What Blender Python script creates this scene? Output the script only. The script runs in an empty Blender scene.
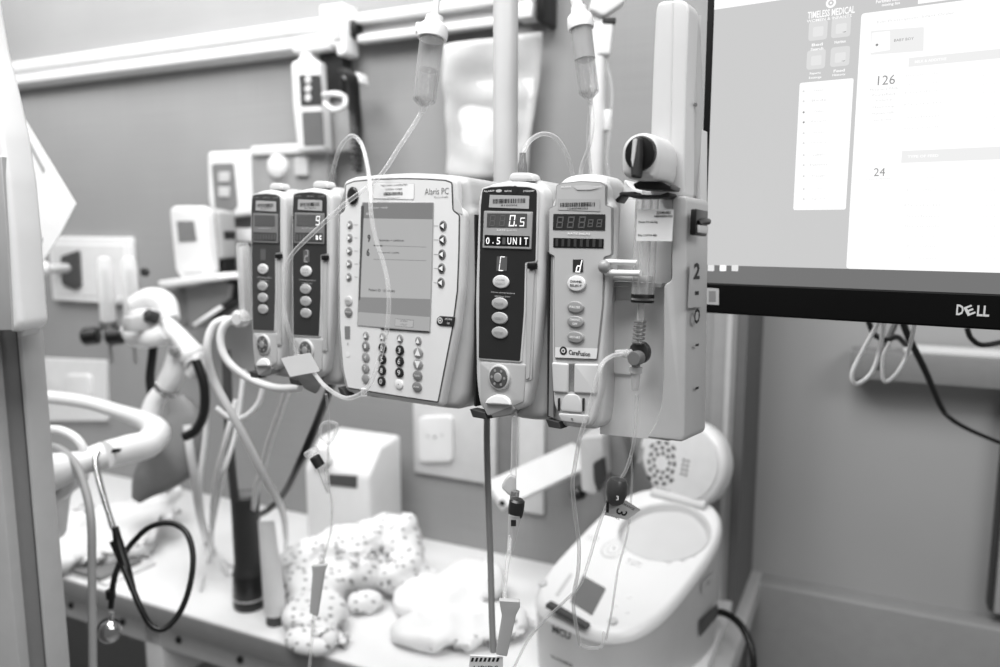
import bpy, bmesh, math, random
from mathutils import Vector, Matrix, noise
from mathutils.geometry import tessellate_polygon
random.seed(7)
R = math.radians
C = bpy.context.scene.collection
S = bpy.context.scene

# ---------------------------------------------------------------- camera, light, exposure
FPX = 775.0; PITCH = R(7.93); CAMH = 1.48
cd = bpy.data.cameras.new('camera'); cam = bpy.data.objects.new('camera', cd); C.objects.link(cam)
cam.location = (0, 0, CAMH); cam.rotation_euler = (math.pi/2 - PITCH, 0, 0)
cd.sensor_width = 36; cd.lens = 36*FPX/1000; cd.clip_start = .02
cd.dof.use_dof = True; cd.dof.focus_distance = .705; cd.dof.aperture_fstop = 3.5
S.camera = cam

S.view_settings.view_transform = 'Standard'; S.view_settings.look = 'None'
S.view_settings.gamma = 1; S.view_settings.use_curve_mapping = False
S.view_settings.exposure = 0.0
W = bpy.data.worlds.new('world'); S.world = W; W.use_nodes = True
W.node_tree.nodes['Background'].inputs[0].default_value = (1, 1, 1, 1)
W.node_tree.nodes['Background'].inputs[1].default_value = .17

def area(name, loc, target, sx, sy, power, spread=180):
    l = bpy.data.lights.new(name, 'AREA'); l.shape = 'RECTANGLE'; l.size = sx; l.size_y = sy; l.energy = power
    l.spread = R(spread)
    o = bpy.data.objects.new(name, l); C.objects.link(o); o.location = loc
    o.rotation_euler = (Vector(target) - Vector(loc)).to_track_quat('-Z', 'Y').to_euler()
    return o
area('ceiling_panel_light', (-.5, .45, 2.75), (-.3, 1.1, .8), 1.5, .8, 48)
area('ceiling_panel_light', (1.0, -.9, 2.6), (.2, .9, 1.0), 1.4, .8, 24)
area('wall_wash_light', (-1.15, 1.65, 2.55), (-1.1, 2.45, 1.6), 2.4, .25, 28)

# ---------------------------------------------------------------- pixel rays to places in the room
cp, sp = math.cos(PITCH), math.sin(PITCH)
CO = Vector((0, 0, CAMH))
def ray(px, py):
    yc = -(py - 333.5)/FPX
    return Vector(((px - 500)/FPX, cp + yc*sp, -sp + yc*cp))
def P(px, py, D): return CO + ray(px, py)*D

class Fr:
    """a place to stand a thing: origin, x to the right, y away from the viewer, z up"""
    def __init__(s, O, yaw=0, tilt=0):
        a, b = R(yaw), R(tilt); s.O = Vector(O); s.yaw = yaw; s.tilt = tilt
        s.X = Vector((math.cos(a), -math.sin(a), 0)); Y = Vector((math.sin(a), math.cos(a), 0)); Z = Vector((0, 0, 1))
        s.Y = Y*math.cos(b) - Z*math.sin(b); s.Z = Y*math.sin(b) + Z*math.cos(b)
    def M(s):
        m = Matrix.Identity(4)
        for i, c in enumerate((s.X, s.Y, s.Z, s.O)):
            for j in range(3): m[j][i] = c[j]
        return m
    def loc(s, w):
        d = Vector(w) - s.O; return Vector((d.dot(s.X), d.dot(s.Y), d.dot(s.Z)))
    def w(s, x, y, z): return s.O + s.X*x + s.Y*y + s.Z*z
    def on(s, px, py, y=0):
        d = ray(px, py); t = ((s.O - CO).dot(s.Y) + y)/d.dot(s.Y); return CO + d*t
    def uv(s, px, py, y=0):
        l = s.loc(s.on(px, py, y)); return (l.x, l.z)
    def Q(s, pts, y=0): return [s.uv(a, b, y) for a, b in pts]
    def p(s, px, py, D): return s.loc(P(px, py, D))
    def sub(s, x, y, z): return Fr(s.w(x, y, z), s.yaw, s.tilt)
    def at(s, px, py, y=0): return Fr(s.on(px, py, y), s.yaw, s.tilt)

# ---------------------------------------------------------------- materials
MT = {}
def mat(name, v, rough=.45, noise_amt=.03, scale=40, bump=0, bscale=200, metal=0, spec=.5, emit=None, coat=0, stretch=None):
    if name in MT: return MT[name]
    m = bpy.data.materials.new(name); m.use_nodes = True; MT[name] = m
    nt = m.node_tree; N = nt.nodes; L = nt.links; b = N['Principled BSDF']
    lin = (v/255)**2.2
    tc = N.new('ShaderNodeTexCoord'); src = tc.outputs['Object']
    if stretch:
        mp = N.new('ShaderNodeMapping'); mp.inputs['Scale'].default_value = stretch; L.new(src, mp.inputs[0]); src = mp.outputs[0]
    nz = N.new('ShaderNodeTexNoise'); nz.inputs['Scale'].default_value = scale; nz.inputs['Detail'].default_value = 3; L.new(src, nz.inputs['Vector'])
    cr = N.new('ShaderNodeValToRGB'); L.new(nz.outputs[0], cr.inputs[0])
    lo, hi = max(0, lin*(1 - noise_amt)), min(1, lin*(1 + noise_amt))
    cr.color_ramp.elements[0].position = .3; cr.color_ramp.elements[1].position = .7
    cr.color_ramp.elements[0].color = (lo, lo, lo, 1); cr.color_ramp.elements[1].color = (hi, hi, hi, 1)
    L.new(cr.outputs[0], b.inputs['Base Color'])
    b.inputs['Roughness'].default_value = rough; b.inputs['Metallic'].default_value = metal
    b.inputs['Specular IOR Level'].default_value = spec; b.inputs['Coat Weight'].default_value = coat
    if emit is not None:
        b.inputs['Emission Color'].default_value = (1, 1, 1, 1); b.inputs['Emission Strength'].default_value = emit
    if bump:
        n2 = N.new('ShaderNodeTexNoise'); n2.inputs['Scale'].default_value = bscale; L.new(src, n2.inputs['Vector'])
        bp = N.new('ShaderNodeBump'); bp.inputs['Strength'].default_value = bump; bp.inputs['Distance'].default_value = .002
        L.new(n2.outputs[0], bp.inputs['Height']); L.new(bp.outputs[0], b.inputs['Normal'])
    return m
def clear(name, v, alpha=.35, rough=.08, ior=1.3, trans=.0):
    if name in MT: return MT[name]
    m = mat(name, v, rough, .02, 60); b = m.node_tree.nodes['Principled BSDF']
    lw = m.node_tree.nodes.new('ShaderNodeLayerWeight'); lw.inputs[0].default_value = .45
    mr = m.node_tree.nodes.new('ShaderNodeMapRange'); mr.inputs['To Min'].default_value = alpha; mr.inputs['To Max'].default_value = min(1, alpha + .55)
    m.node_tree.links.new(lw.outputs['Facing'], mr.inputs['Value']); m.node_tree.links.new(mr.outputs[0], b.inputs['Alpha'])
    b.inputs['IOR'].default_value = ior; b.inputs['Transmission Weight'].default_value = trans; b.inputs['Specular IOR Level'].default_value = .8
    return m
def screen(name, v):
    if name in MT: return MT[name]
    m = mat(name, 20, .25, .02); b = m.node_tree.nodes['Principled BSDF']
    b.inputs['Emission Color'].default_value = (1, 1, 1, 1); b.inputs['Emission Strength'].default_value = (v/255)**2.2
    return m
case = mat('pump_plastic', 167, .42, .03, 30, .05, 900)
case2 = mat('pump_plastic_pale', 196, .4, .02, 30, .04, 900)
caseD = mat('pump_plastic_grey', 172, .45, .03, 30)
bezel = mat('keypad_film_pale', 218, .35, .015, 50)
panelG = mat('panel_film_grey', 170, .35, .02, 50)
panelB = mat('panel_film_dark', 42, .32, .05, 50)
line = mat('seam_dark', 60, .6); black = mat('black_plastic', 14, .38); rubber = mat('rubber_dark', 48, .6)
white = mat('white_plastic', 226, .35, .015, 30); whiteM = mat('white_matte', 236, .7, .02, 30); ink = mat('print_black', 30, .6)
inkW = mat('print_white', 235, .5); inkG = mat('print_grey', 120, .5); lblG = mat('label_grey', 165, .5); seg_off = mat('segment_unlit', 92, .4)
win = mat('display_window', 48, .2); win2 = mat('display_window_mid', 88, .3); btnG = mat('button_grey', 140, .4); btnL = mat('button_pale', 205, .4)
btnD = mat('button_dark', 50, .4); chrome = mat('chrome', 200, .18, .03, 20, metal=1); metal = mat('brushed_metal', 165, .35, .05, 90, metal=.8)
seg_on = screen('lit_segment', 290)
tubing = clear('clear_tubing', 222, .12, .06); plast = clear('clear_plastic', 228, .2, .08); plastD = clear('clear_plastic_smoky', 120, .6, .1)
fluid = clear('drip_fluid', 175, .22, .05)
hose = mat('hose_white', 228, .4, .03, 60); mid = mat('mid_grey_plastic', 120, .5, .05); midL = mat('light_grey_plastic', 188, .5, .03)

# ---------------------------------------------------------------- mesh builder
def catmull(pts, n=6, closed=False):
    P_ = [Vector(p) for p in pts]; out = []
    m = len(P_); rng = range(m if closed else m - 1)
    for i in rng:
        a = P_[(i-1) % m] if (closed or i > 0) else P_[0]*2 - P_[1]
        b = P_[i]; c = P_[(i+1) % m]
        d = P_[(i+2) % m] if (closed or i + 2 < m) else c*2 - b
        for k in range(n):
            t = k/n
            out.append(.5*((2*b) + (c-a)*t + (2*a-5*b+4*c-d)*t*t + (-a+3*b-3*c+d)*t**3))
    if not closed: out.append(P_[-1])
    return out
def rpoly(pts, r, n=4):
    """round the corners of a 2-D outline"""
    out = []; m = len(pts)
    for i in range(m):
        a, b, c = Vector(pts[i-1][:2]), Vector(pts[i][:2]), Vector(pts[(i+1) % m][:2])
        u, v = (a-b), (c-b); k = min(r, u.length*.48, v.length*.48)
        if u.length < 1e-7 or v.length < 1e-7: continue
        p0, p1 = b + u.normalized()*k, b + v.normalized()*k
        for j in range(n+1):
            t = j/n; out.append(tuple(p0*(1-t)**2 + b*2*t*(1-t) + p1*t*t))
    return out
def area2(p): return sum(p[i-1][0]*p[i][1] - p[i][0]*p[i-1][1] for i in range(len(p)))/2
def inset(pts, d):
    if abs(d) < 1e-9: return list(pts)
    s = 1 if area2(pts) > 0 else -1; out = []; m = len(pts)
    for i in range(m):
        a, b, c = Vector(pts[i-1]), Vector(pts[i]), Vector(pts[(i+1) % m])
        e1, e2 = (b-a), (c-b)
        if e1.length < 1e-9: e1 = e2
        if e2.length < 1e-9: e2 = e1
        n1 = Vector((-e1.y, e1.x)).normalized(); n2 = Vector((-e2.y, e2.x)).normalized()
        nn = (n1+n2)
        nn = nn.normalized()/max(.5, nn.normalized().dot(n1)) if nn.length > 1e-6 else n1
        out.append(tuple(b + nn*d*s))
    return out
def ell(cx, cz, rx, rz=None, n=24): 
    rz = rz or rx
    return [(cx + rx*math.cos(2*math.pi*i/n), cz + rz*math.sin(2*math.pi*i/n)) for i in range(n)]
def rect(x0, x1, z0, z1): return [(x0, z0), (x1, z0), (x1, z1), (x0, z1)]
TXT = {}
def text_mesh(s, bold=0):
    k = (s, bold)
    if k not in TXT:
        c = bpy.data.curves.new('t', 'FONT'); c.body = s; c.align_x = 'CENTER'; c.align_y = 'CENTER'; c.size = 1; c.resolution_u = 2; c.offset = bold
        o = bpy.data.objects.new('t', c); C.objects.link(o); dg = bpy.context.evaluated_depsgraph_get(); dg.update()
        me = bpy.data.meshes.new_from_object(o.evaluated_get(dg))
        TXT[k] = ([v.co.copy() for v in me.vertices], [list(p.vertices) for p in me.polygons])
        bpy.data.objects.remove(o); bpy.data.curves.remove(c); bpy.data.meshes.remove(me)
    return TXT[k]
def seven(ch):
    return {'0': 'abcdef', '5': 'afgcd', '9': 'abfgcd', '8': 'abcdefg', 'C': 'afed', 'c': 'ged', 'A': 'abcefg', 'H': 'bcefg', '-': 'g', 'd': 'bcdeg', '2': 'abged'}.get(ch, '')

class MB:
    def __init__(s): s.v = []; s.f = []; s.fm = []; s.mats = []; s.sm = []
    def mi(s, m):
        if m not in s.mats: s.mats.append(m)
        return s.mats.index(m)
    def add(s, vs, fs, m, smooth=True):
        o = len(s.v); s.v += [Vector(v) for v in vs]; k = s.mi(m)
        for f in fs: s.f.append([i + o for i in f]); s.fm.append(k); s.sm.append(smooth and len(f) <= 4)
        return s
    def loft(s, layers, m, cap0=True, cap1=True):
        """layers: list of (outline2d, y); all outlines with the same count"""
        n = len(layers[0][0]); vs = []; fs = []
        for o, y in layers: vs += [(p[0], y, p[1]) for p in o]
        for k in range(len(layers)-1):
            for i in range(n): j = (i+1) % n; fs.append([k*n+i, k*n+j, (k+1)*n+j, (k+1)*n+i])
        s.add(vs, fs, m); big = max(layers, key=lambda l: abs(area2(l[0])))[0]
        tri = [[i if isinstance(i, int) else 0 for i in t] for t in tessellate_polygon([[Vector((p[0], p[1], 0)) for p in big]])]
        o = len(s.v) - len(vs); k = s.mi(m); e = (len(layers)-1)*n
        for t in tri:
            if cap0: s.f.append([o + i for i in t]); s.fm.append(k); s.sm.append(False)
            if cap1: s.f.append([o + e + i for i in t[::-1]]); s.fm.append(k); s.sm.append(False)
        return s
    def slab(s, o, y0, y1, m, r=0, seg=3):
        """outline extruded front to back with rounded front and back edges"""
        if r <= 0: return s.loft([(o, y0), (o, y1)], m)
        L = []
        for k in range(seg+1):
            a = math.pi/2*k/seg; L.append((inset(o, r*(1-math.sin(a))), y0 + r*(1-math.cos(a))))
        for k in range(seg+1):
            a = math.pi/2*k/seg; L.append((inset(o, r*(1-math.cos(a))), y1 - r*(1-math.sin(a))))
        return s.loft(L, m)
    def flat(s, o, y, m): return s.add([(p[0], y, p[1]) for p in o], [list(range(len(o)))], m)
    def frame(s, o, w, y0, y1, m):
        i = inset(o, w); n = len(o)
        vs = [(p[0], y0, p[1]) for p in o] + [(p[0], y0, p[1]) for p in i] + [(p[0], y1, p[1]) for p in o] + [(p[0], y1, p[1]) for p in i]
        fs = []
        for a in range(n):
            b = (a+1) % n
            fs += [[a, b, n+b, n+a], [2*n+a, 2*n+b, b, a], [n+a, n+b, 3*n+b, 3*n+a], [2*n+b, 2*n+a, 3*n+a, 3*n+b]]
        return s.add(vs, fs, m)
    def box(s, x0, x1, y0, y1, z0, z1, m, r=0, seg=2):
        bm = bmesh.new(); bmesh.ops.create_cube(bm, size=1)
        for v in bm.verts:
            v.co = Vector(((x0+x1)/2 + v.co.x*(x1-x0), (y0+y1)/2 + v.co.y*(y1-y0), (z0+z1)/2 + v.co.z*(z1-z0)))
        if r > 0: bmesh.ops.bevel(bm, geom=bm.edges[:], offset=min(r, abs(x1-x0)*.48, abs(y1-y0)*.48, abs(z1-z0)*.48), segments=seg, affect='EDGES', profile=.5)
        bm.verts.index_update(); s.add([v.co.copy() for v in bm.verts], [[v.index for v in f.verts] for f in bm.faces], m); bm.free(); return s
    def tube(s, pts, r, m, n=10, k=6, smooth=True, closed=False, flat=1.0):
        rr = r if isinstance(r, (list, tuple)) else None
        if smooth:
            m0 = len(pts); path = catmull(pts, k, closed)
            if rr: 
                rad = []
                for i in range(len(path)):
                    t = min(i/k, m0-1); a = int(t); b = min(a+1, m0-1); rad.append(rr[a]*(1-(t-a)) + rr[b]*(t-a))
            else: rad = [r]*len(path)
        else:
            path = [Vector(p) for p in pts]; rad = list(rr) if rr else [r]*len(path)
        vs = []; fs = []; M_ = len(path); up = None
        for i, p in enumerate(path):
            a = path[i-1] if (i > 0 or closed) else p; b = path[(i+1) % M_] if (i < M_-1 or closed) else p
            t = (b-a)
            t = t.normalized() if t.length > 1e-9 else Vector((0, 0, 1))
            if up is None:
                up = t.cross(Vector((0, 1, 0.01)))
                if up.length < 1e-3: up = t.cross(Vector((1, 0, 0)))
            up = (up - t*up.dot(t)).normalized(); sd = t.cross(up)
            for j in range(n):
                g = 2*math.pi*j/n; vs.append(p + (up*math.cos(g) + sd*math.sin(g)*flat)*rad[i])
        for i in range(M_ if closed else M_-1):
            i2 = (i+1) % M_
            for j in range(n): j2 = (j+1) % n; fs.append([i*n+j, i*n+j2, i2*n+j2, i2*n+j])
        if not closed: fs += [list(range(n))[::-1], [(M_-1)*n+j for j in range(n)]]
        return s.add(vs, fs, m)
    def lathe(s, prof, base, axis, m, n=24, cap=True):
        ax = Vector(axis).normalized(); u = ax.cross(Vector((0, 1, .001))); 
        if u.length < 1e-3: u = ax.cross(Vector((1, 0, 0)))
        u.normalize(); w = ax.cross(u); B = Vector(base); vs = []; fs = []
        for r, h in prof:
            for j in range(n):
                g = 2*math.pi*j/n; vs.append(B + ax*h + (u*math.cos(g) + w*math.sin(g))*max(r, 1e-5))
        for i in range(len(prof)-1):
            for j in range(n): j2 = (j+1) % n; fs.append([i*n+j, i*n+j2, (i+1)*n+j2, (i+1)*n+j])
        if cap: fs += [list(range(n))[::-1], [(len(prof)-1)*n+j for j in range(n)]]
        return s.add(vs, fs, m)
    def sph(s, c, rx, ry, rz, m, n=16):
        prof = []; vs = []; fs = []
        for i in range(n//2+1):
            a = math.pi*i/(n//2)
            for j in range(n):
                g = 2*math.pi*j/n; vs.append((c[0] + rx*math.sin(a)*math.cos(g), c[1] + ry*math.sin(a)*math.sin(g), c[2] + rz*math.cos(a)))
        for i in range(n//2):
            for j in range(n): j2 = (j+1) % n; fs.append([i*n+j, i*n+j2, (i+1)*n+j2, (i+1)*n+j])
        return s.add(vs, fs, m)
    def text(s, t, x, z, h, y, m, w=None, bold=0, rot=0, ux=None):
        """flat lettering facing the viewer; h = letter height, w = fitted width"""
        vs, fs = text_mesh(t, bold)
        if not vs: return s
        x0, x1 = min(v.x for v in vs), max(v.x for v in vs); z0, z1 = min(v.y for v in vs), max(v.y for v in vs)
        kz = h/(z1-z0); kx = (w/(x1-x0)) if w else kz
        c, sn = math.cos(rot), math.sin(rot); out = []
        for v in vs:
            a = (v.x-(x0+x1)/2)*kx; b = (v.y-(z0+z1)/2)*kz
            a, b = a*c - b*sn, a*sn + b*c
            out.append((x + a, y, z + b) if ux is None else (ux, y + a, z + b))
        return s.add(out, fs, m)
    def seg7(s, ch, x, z, w, h, y, m, t=None, sl=.12):
        t = t or w*.18; on = seven(ch); hw, hh = w/2, h/2
        S_ = dict(a=(-hw, hw, hh-t, hh), g=(-hw+t*.4, hw-t*.4, -t/2, t/2), d=(-hw, hw, -hh, -hh+t), f=(-hw, -hw+t, t*.3, hh-t*.3), b=(hw-t, hw, t*.3, hh-t*.3), e=(-hw, -hw+t, -hh+t*.3, -t*.3), c=(hw-t, hw, -hh+t*.3, -t*.3))
        for k in on:
            a, b, c, d = S_[k]; s.flat([(x + px_ + pz*sl, z + pz) for px_, pz in ((a, c), (b, c), (b, d), (a, d))], y, m)
        return s
    def build(s, name, parent=None, M=None, world=False, sharp=40):
        me = bpy.data.meshes.new(name); me.from_pydata([tuple(v) for v in s.v], [], s.f)
        for m in s.mats: me.materials.append(m)
        me.polygons.foreach_set('material_index', s.fm); me.update()
        bm = bmesh.new(); bm.from_mesh(me); bmesh.ops.recalc_face_normals(bm, faces=bm.faces[:]); bm.to_mesh(me); bm.free()
        me.polygons.foreach_set('use_smooth', s.sm if len(s.sm) == len(me.polygons) else [len(p.vertices) <= 4 for p in me.polygons]); me.set_sharp_from_angle(angle=R(sharp)); me.update()
        o = bpy.data.objects.new(name, me); C.objects.link(o)
        if parent: o.parent = parent
        if M is not None: o.matrix_world = M
        return o

def tag(o, label, cat=None, group=None, kind=None):
    if label: o['label'] = label
    if cat: o['category'] = cat
    if group: o['group'] = group
    if kind: o['kind'] = kind
    return o
def thing(name, label, cat, fr, group=None):
    o = bpy.data.objects.new(name, None); C.objects.link(o); o.matrix_world = fr.M(); o.empty_display_size = .03
    return tag(o, label, cat, group)
def solo(name, mb, fr, label, cat, group=None, kind=None, sharp=40):
    o = mb.build(name, M=fr.M(), sharp=sharp); return tag(o, label, cat, group, kind)
def struct(name, mb, fr=None): o = mb.build(name, M=fr.M() if fr else None); o['kind'] = 'structure'; return o
def copy_tree(o, parent=None):
    c = o.copy(); C.objects.link(c); c.parent = parent
    for ch in list(o.children): copy_tree(ch, c)
    return c
def wpts(fr, pts): return [fr.p(*p) for p in pts]
def cable(name, label, cat, pts, r, m, group=None, n=10, flat=1.0):
    """a hose or wire through image points with their distances"""
    o0 = P(*pts[-1]); fr = Fr(o0); b = MB().tube(wpts(fr, pts), r, m, n=n, flat=flat)
    return solo(name, b, fr, label, cat, group)

# ================================================================= the room
WO = P(436, 440, 1.78); fw = Fr(WO, 25.9); DZ = .75
wall_m = mat('wall_fabric_panel', 143, .85, .05, 3, .25, 500)
wallr_m = mat('wall_painted', 164, .6, .04, 2.2)
def woven(m):
    nt = m.node_tree; N = nt.nodes; L = nt.links; b = N['Principled BSDF']; tc = N.new('ShaderNodeTexCoord')
    o = b.inputs['Base Color'].links[0].from_socket
    for vec, amt in (((6, 6, 900), .10), ((900, 900, 6), .08)):
        mp = N.new('ShaderNodeMapping'); mp.inputs['Scale'].default_value = vec; L.new(tc.outputs['Object'], mp.inputs[0])
        nz = N.new('ShaderNodeTexNoise'); nz.inputs['Scale'].default_value = .5; nz.inputs['Detail'].default_value = 2; L.new(mp.outputs[0], nz.inputs[0])
        mr = N.new('ShaderNodeMapRange'); mr.inputs['To Min'].default_value = 1-amt; mr.inputs['To Max'].default_value = 1+amt; L.new(nz.outputs[0], mr.inputs[0])
        mx = N.new('ShaderNodeVectorMath'); mx.operation = 'MULTIPLY'; L.new(o, mx.inputs[0]); L.new(mr.outputs[0], mx.inputs[1]); o = mx.outputs[0]
    L.new(o, b.inputs['Base Color'])
woven(wall_m)
zf = -WO.z
XE = fw.uv(738, 480)[0]                       # where the fabric wall ends and the niche begins
struct('wall_left', MB().box(-2.6, XE, 0, .12, zf, 1.35, wall_m), fw)
struct('wall_right', MB().box(XE - .02, 2.4, .22, .3, zf, 1.35, wallr_m), fw)
ret_m = mat('wall_return_shaded', 105, .6)  # return face gets a darker colour that paints in its shadow
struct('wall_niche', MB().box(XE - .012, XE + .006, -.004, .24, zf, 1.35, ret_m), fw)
trim_m = mat('trim_grey', 150, .5)
struct('trim_1', MB().box(XE - .055, XE - .012, -.008, .01, zf, 1.35, trim_m, .002).box(XE-.03, XE-.02, -.013, .0, zf, 1.35, midL), fw)
zl = fw.uv(765, 578, .2)[1]
struct('trim_2', MB().box(XE + .006, 2.4, .17, .23, zf, zl, mat('wall_lower', 150, .55), .008, 3).box(XE - .03, XE + .03, -.36, .23, zl - .05, zl+.003, midL, .008, 3), fw)
struct('floor', MB().box(-2.6, 2.4, -3.2, .3, zf - .05, zf, mat('floor_vinyl', 140, .4)), fw)

# right-hand shelf box under the monitor and vertical channel
sh = fw.at(850, 383, .2)
b = MB(); L_ = 0.62
za, zb = sh.uv(940, 385, -.06)[1], sh.uv(940, 356, -.06)[1]
b.box(0, L_, -.06, .0, za, zb, mat('shelf_face', 128, .5), .002)
b.box(.09, L_, -.052, .0, zb, zb+.012, white, .003)
solo('wall_shelf', b, sh, 'grey wall shelf with white top ledge under the monitor', 'shelf')
ch = fw.at(999, 608, .2)
b = MB().box(-.012, .05, -.03, .02, 0, .42, mat('channel_face', 172, .5), .003).box(-.02, -.012, -.02, .02, 0, .42, line)
solo('cable_channel', b, ch, 'pale vertical cable channel on the wall below the shelf at right', 'trunking')

# ================================================================= worktop
desk_m = mat('laminate_white', 238, .35, .02, 8); edge_m = mat('worktop_edge', 128, .5)
def ground(px, py, z=DZ): d = ray(px, py); t = (z - CAMH)/d.z; return CO + d*t
g1, g2 = fw.loc(ground(60, 577)), fw.loc(ground(330, 655))
yf = (g1.y + g2.y)/2
fd = fw.sub(0, 0, DZ - WO.z)
root = thing('worktop', 'long white worktop with grey front edge along the wall', 'worktop', Fr(fw.w(-.4, yf, DZ - .03 - WO.z), 25.9))
f0 = Fr(root.matrix_world.translation, 25.9)
MB().box(-1.9, .40 + XE + .0, 0, -yf, 0, .03, desk_m, .003).build('top', root)
MB().box(-1.9, .40 + XE, -.004, 0, -.012, .026, edge_m, .001).build('front_edge', root)
b = MB().box(-1.9, .4 + XE, .02, .035, -.075, -.012, mat('rail_pale', 190, .45), .003)
for i in range(14): x = -1.5 + i*.16; b.lathe([(.007, 0), (.007, .003)], (x, .019, -.045), (0, -1, 0), ink, 12)
b.build('accessory_rail', root)
for x in (-1.5, -.55, .6): MB().box(x, x+.03, .05, .08, -.715, -.0, midL, .003).build('leg', root)
for x in (-.48, .0): MB().box(x, x + .05, .02, .2, -.16, -.012, white, .004).build('bracket', root)

# ================================================================= rails and wall equipment
def wall_thing(name, label, cat, px, py, y=0, group=None):
    f = fw.at(px, py, y); return thing(name, label, cat, f, group), f
root, f = wall_thing('equipment_rail', 'long white wall rail above the left-hand wall sockets', 'rail', 60, 83, -.02)
xl, xr = f.uv(-60, 60)[0], f.uv(332, 40)[0]
zt = f.uv(250, 30)[1]; zb = f.uv(250, 60)[1]; hh = zt - zb
prof = [(0, 0), (-.012, .002), (-.02, .01), (-.02, hh*.42), (-.012, hh*.48), (-.012, hh*.56), (-.02, hh*.62), (-.022, hh-.01), (-.014, hh), (.02, hh), (.02, 0)]
def extr(prof, x0, x1, z0, m):
    n = len(prof); vs = [(x0, y, z + z0) for y, z in prof] + [(x1, y, z + z0) for y, z in prof]
    return MB().add(vs, [[i, (i+1) % n, n+(i+1) % n, n+i] for i in range(n)] + [list(range(n))[::-1], [n+i for i in range(n)]], m)
railm = mat('rail_white', 216, .35)
extr(prof, xl, xr, zb, railm).build('rail_profile', root)
root, f = wall_thing('equipment_rail', 'double white wall rail section between the bracket and the hanging bag', 'rail', 420, 50, -.02)
x0, x1 = f.uv(352, 30)[0], f.uv(548, 5)[0]
for n_, a, c in (('upper_bar', 17, 27), ('lower_bar', 38, 46)):
    zA, zB = f.uv(356, a)[1], f.uv(356, c)[1]
    MB().box(x0 + (0 if n_ == 'upper_bar' else .03), x1 - (0 if n_ == 'upper_bar' else .1), -.025, .0, zB, zA, railm, .004).build(n_, root)
zA, zB = f.uv(356, 25)[1], f.uv(356, 40)[1]
MB().box(x0 + .02, x1, -.002, .02, zB, zA, midL, .002).build('back_plate', root)
MB().box(x0 + .005, x0 + .03, -.03, 0, zB, zA+.003, black, .004).build('end_cap', root)
MB().box(x1 - .004, x1 + .012, -.05, .02, f.uv(548, 27)[1], f.uv(548, -40)[1], black, .003).build('end_plate', root)
MB().box(x1 - .05, x1 - .012, -.05, .0, f.uv(548, 22)[1], f.uv(548, 6)[1], white, .004).build('bar_clamp', root)
# bracket at the joint
root, f = wall_thing('rail_bracket', 'white bracket clamped on the wall rail above the handheld scanner', 'bracket', 338, 58, -.05)
o = f.Q([(325, 8), (349, 5), (351, 55), (343, 58), (341, 48), (328, 44)])
MB().slab(rpoly(o, .006), -.02, .03, white, .003).build('body', root)
MB().slab(rpoly(f.Q([(333, 12), (340, 11), (341, 40), (334, 40)], -.02), .002), -.024, -.018, midL, .001).build('clamp_lever', root)

MB().box(f.uv(293, 44, -.03)[0]-.0, f.uv(329, 44, -.03)[0], -.035, -.0, f.uv(310, 52, -.03)[1], f.uv(310, 36, -.03)[1], white, .006).build('rail_clamp', root)
# handheld device with coiled cord
root, f = wall_thing('handheld_scanner', 'white handheld medical scanner with three round keys hanging from rail', 'medical device', 313, 152, -.07)
o = f.Q([(295, 64), (303, 60), (304, 54), (314, 53), (315, 60), (323, 63), (325, 104), (328, 150), (302, 152), (297, 106)])
MB().slab(rpoly(o, .008), -.015, .02, white, .005).build('body', root)
o2 = f.Q([(299, 75), (320, 75), (322, 105), (301, 106)], -.016)
pn = MB().slab(rpoly(o2, .003), -.0165, -.014, mat('panel_charcoal', 62, .4)).build('key_panel', root)
for y_ in (80, 89, 98):
    c = f.uv(308.5, y_, -.016); MB().slab(ell(*c, .0085, .0085), -.019, -.016, btnL, .001).build('key', pn)
MB().slab(rpoly(f.Q([(302, 112), (322, 111), (324, 145), (304, 146)], -.016), .003), -.017, -.014, mat('lcd_dark', 105, .25)).build('display', root)
MB().slab(rpoly(f.Q([(320, 52), (341, 52), (342, 94), (324, 95)], .01), .004), .01, .05, mat('dark_holster', 22, .5), .003).build('holster', root)
MB().slab(rpoly(f.Q([(326, 96), (350, 92), (357, 150), (330, 152)], .03), .004), .03, .05, mat('holder_back', 165, .5), .003).build('back_holder', root)
pts = [f.p(*q) for q in ((324, 95, 1.66), (336, 94, 1.6), (345, 98, 1.6), (344, 107, 1.6), (334, 110, 1.62), (325, 104, 1.65))]
MB().tube(pts, .006, white).build('cradle_loop', root)
b = MB(); path = catmull([f.p(344, 70, 1.62), f.p(352, 78, 1.6), f.p(354, 100, 1.6), f.p(356, 130, 1.6), f.p(357, 172, 1.6)], 60)
hel = []
for i, p in enumerate(path):
    a = i*.9; hel.append(p + Vector((math.cos(a)*.011, math.sin(a)*.011, 0)))
b.tube(hel, .0032, black, n=6, k=1)
b.build('coiled_cord', root)
MB().slab(rpoly(f.Q([(344, 70), (362, 74), (364, 84), (346, 80)], -.02), .003), -.03, -.0, white, .004).build('cord_clip', root)

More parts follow.
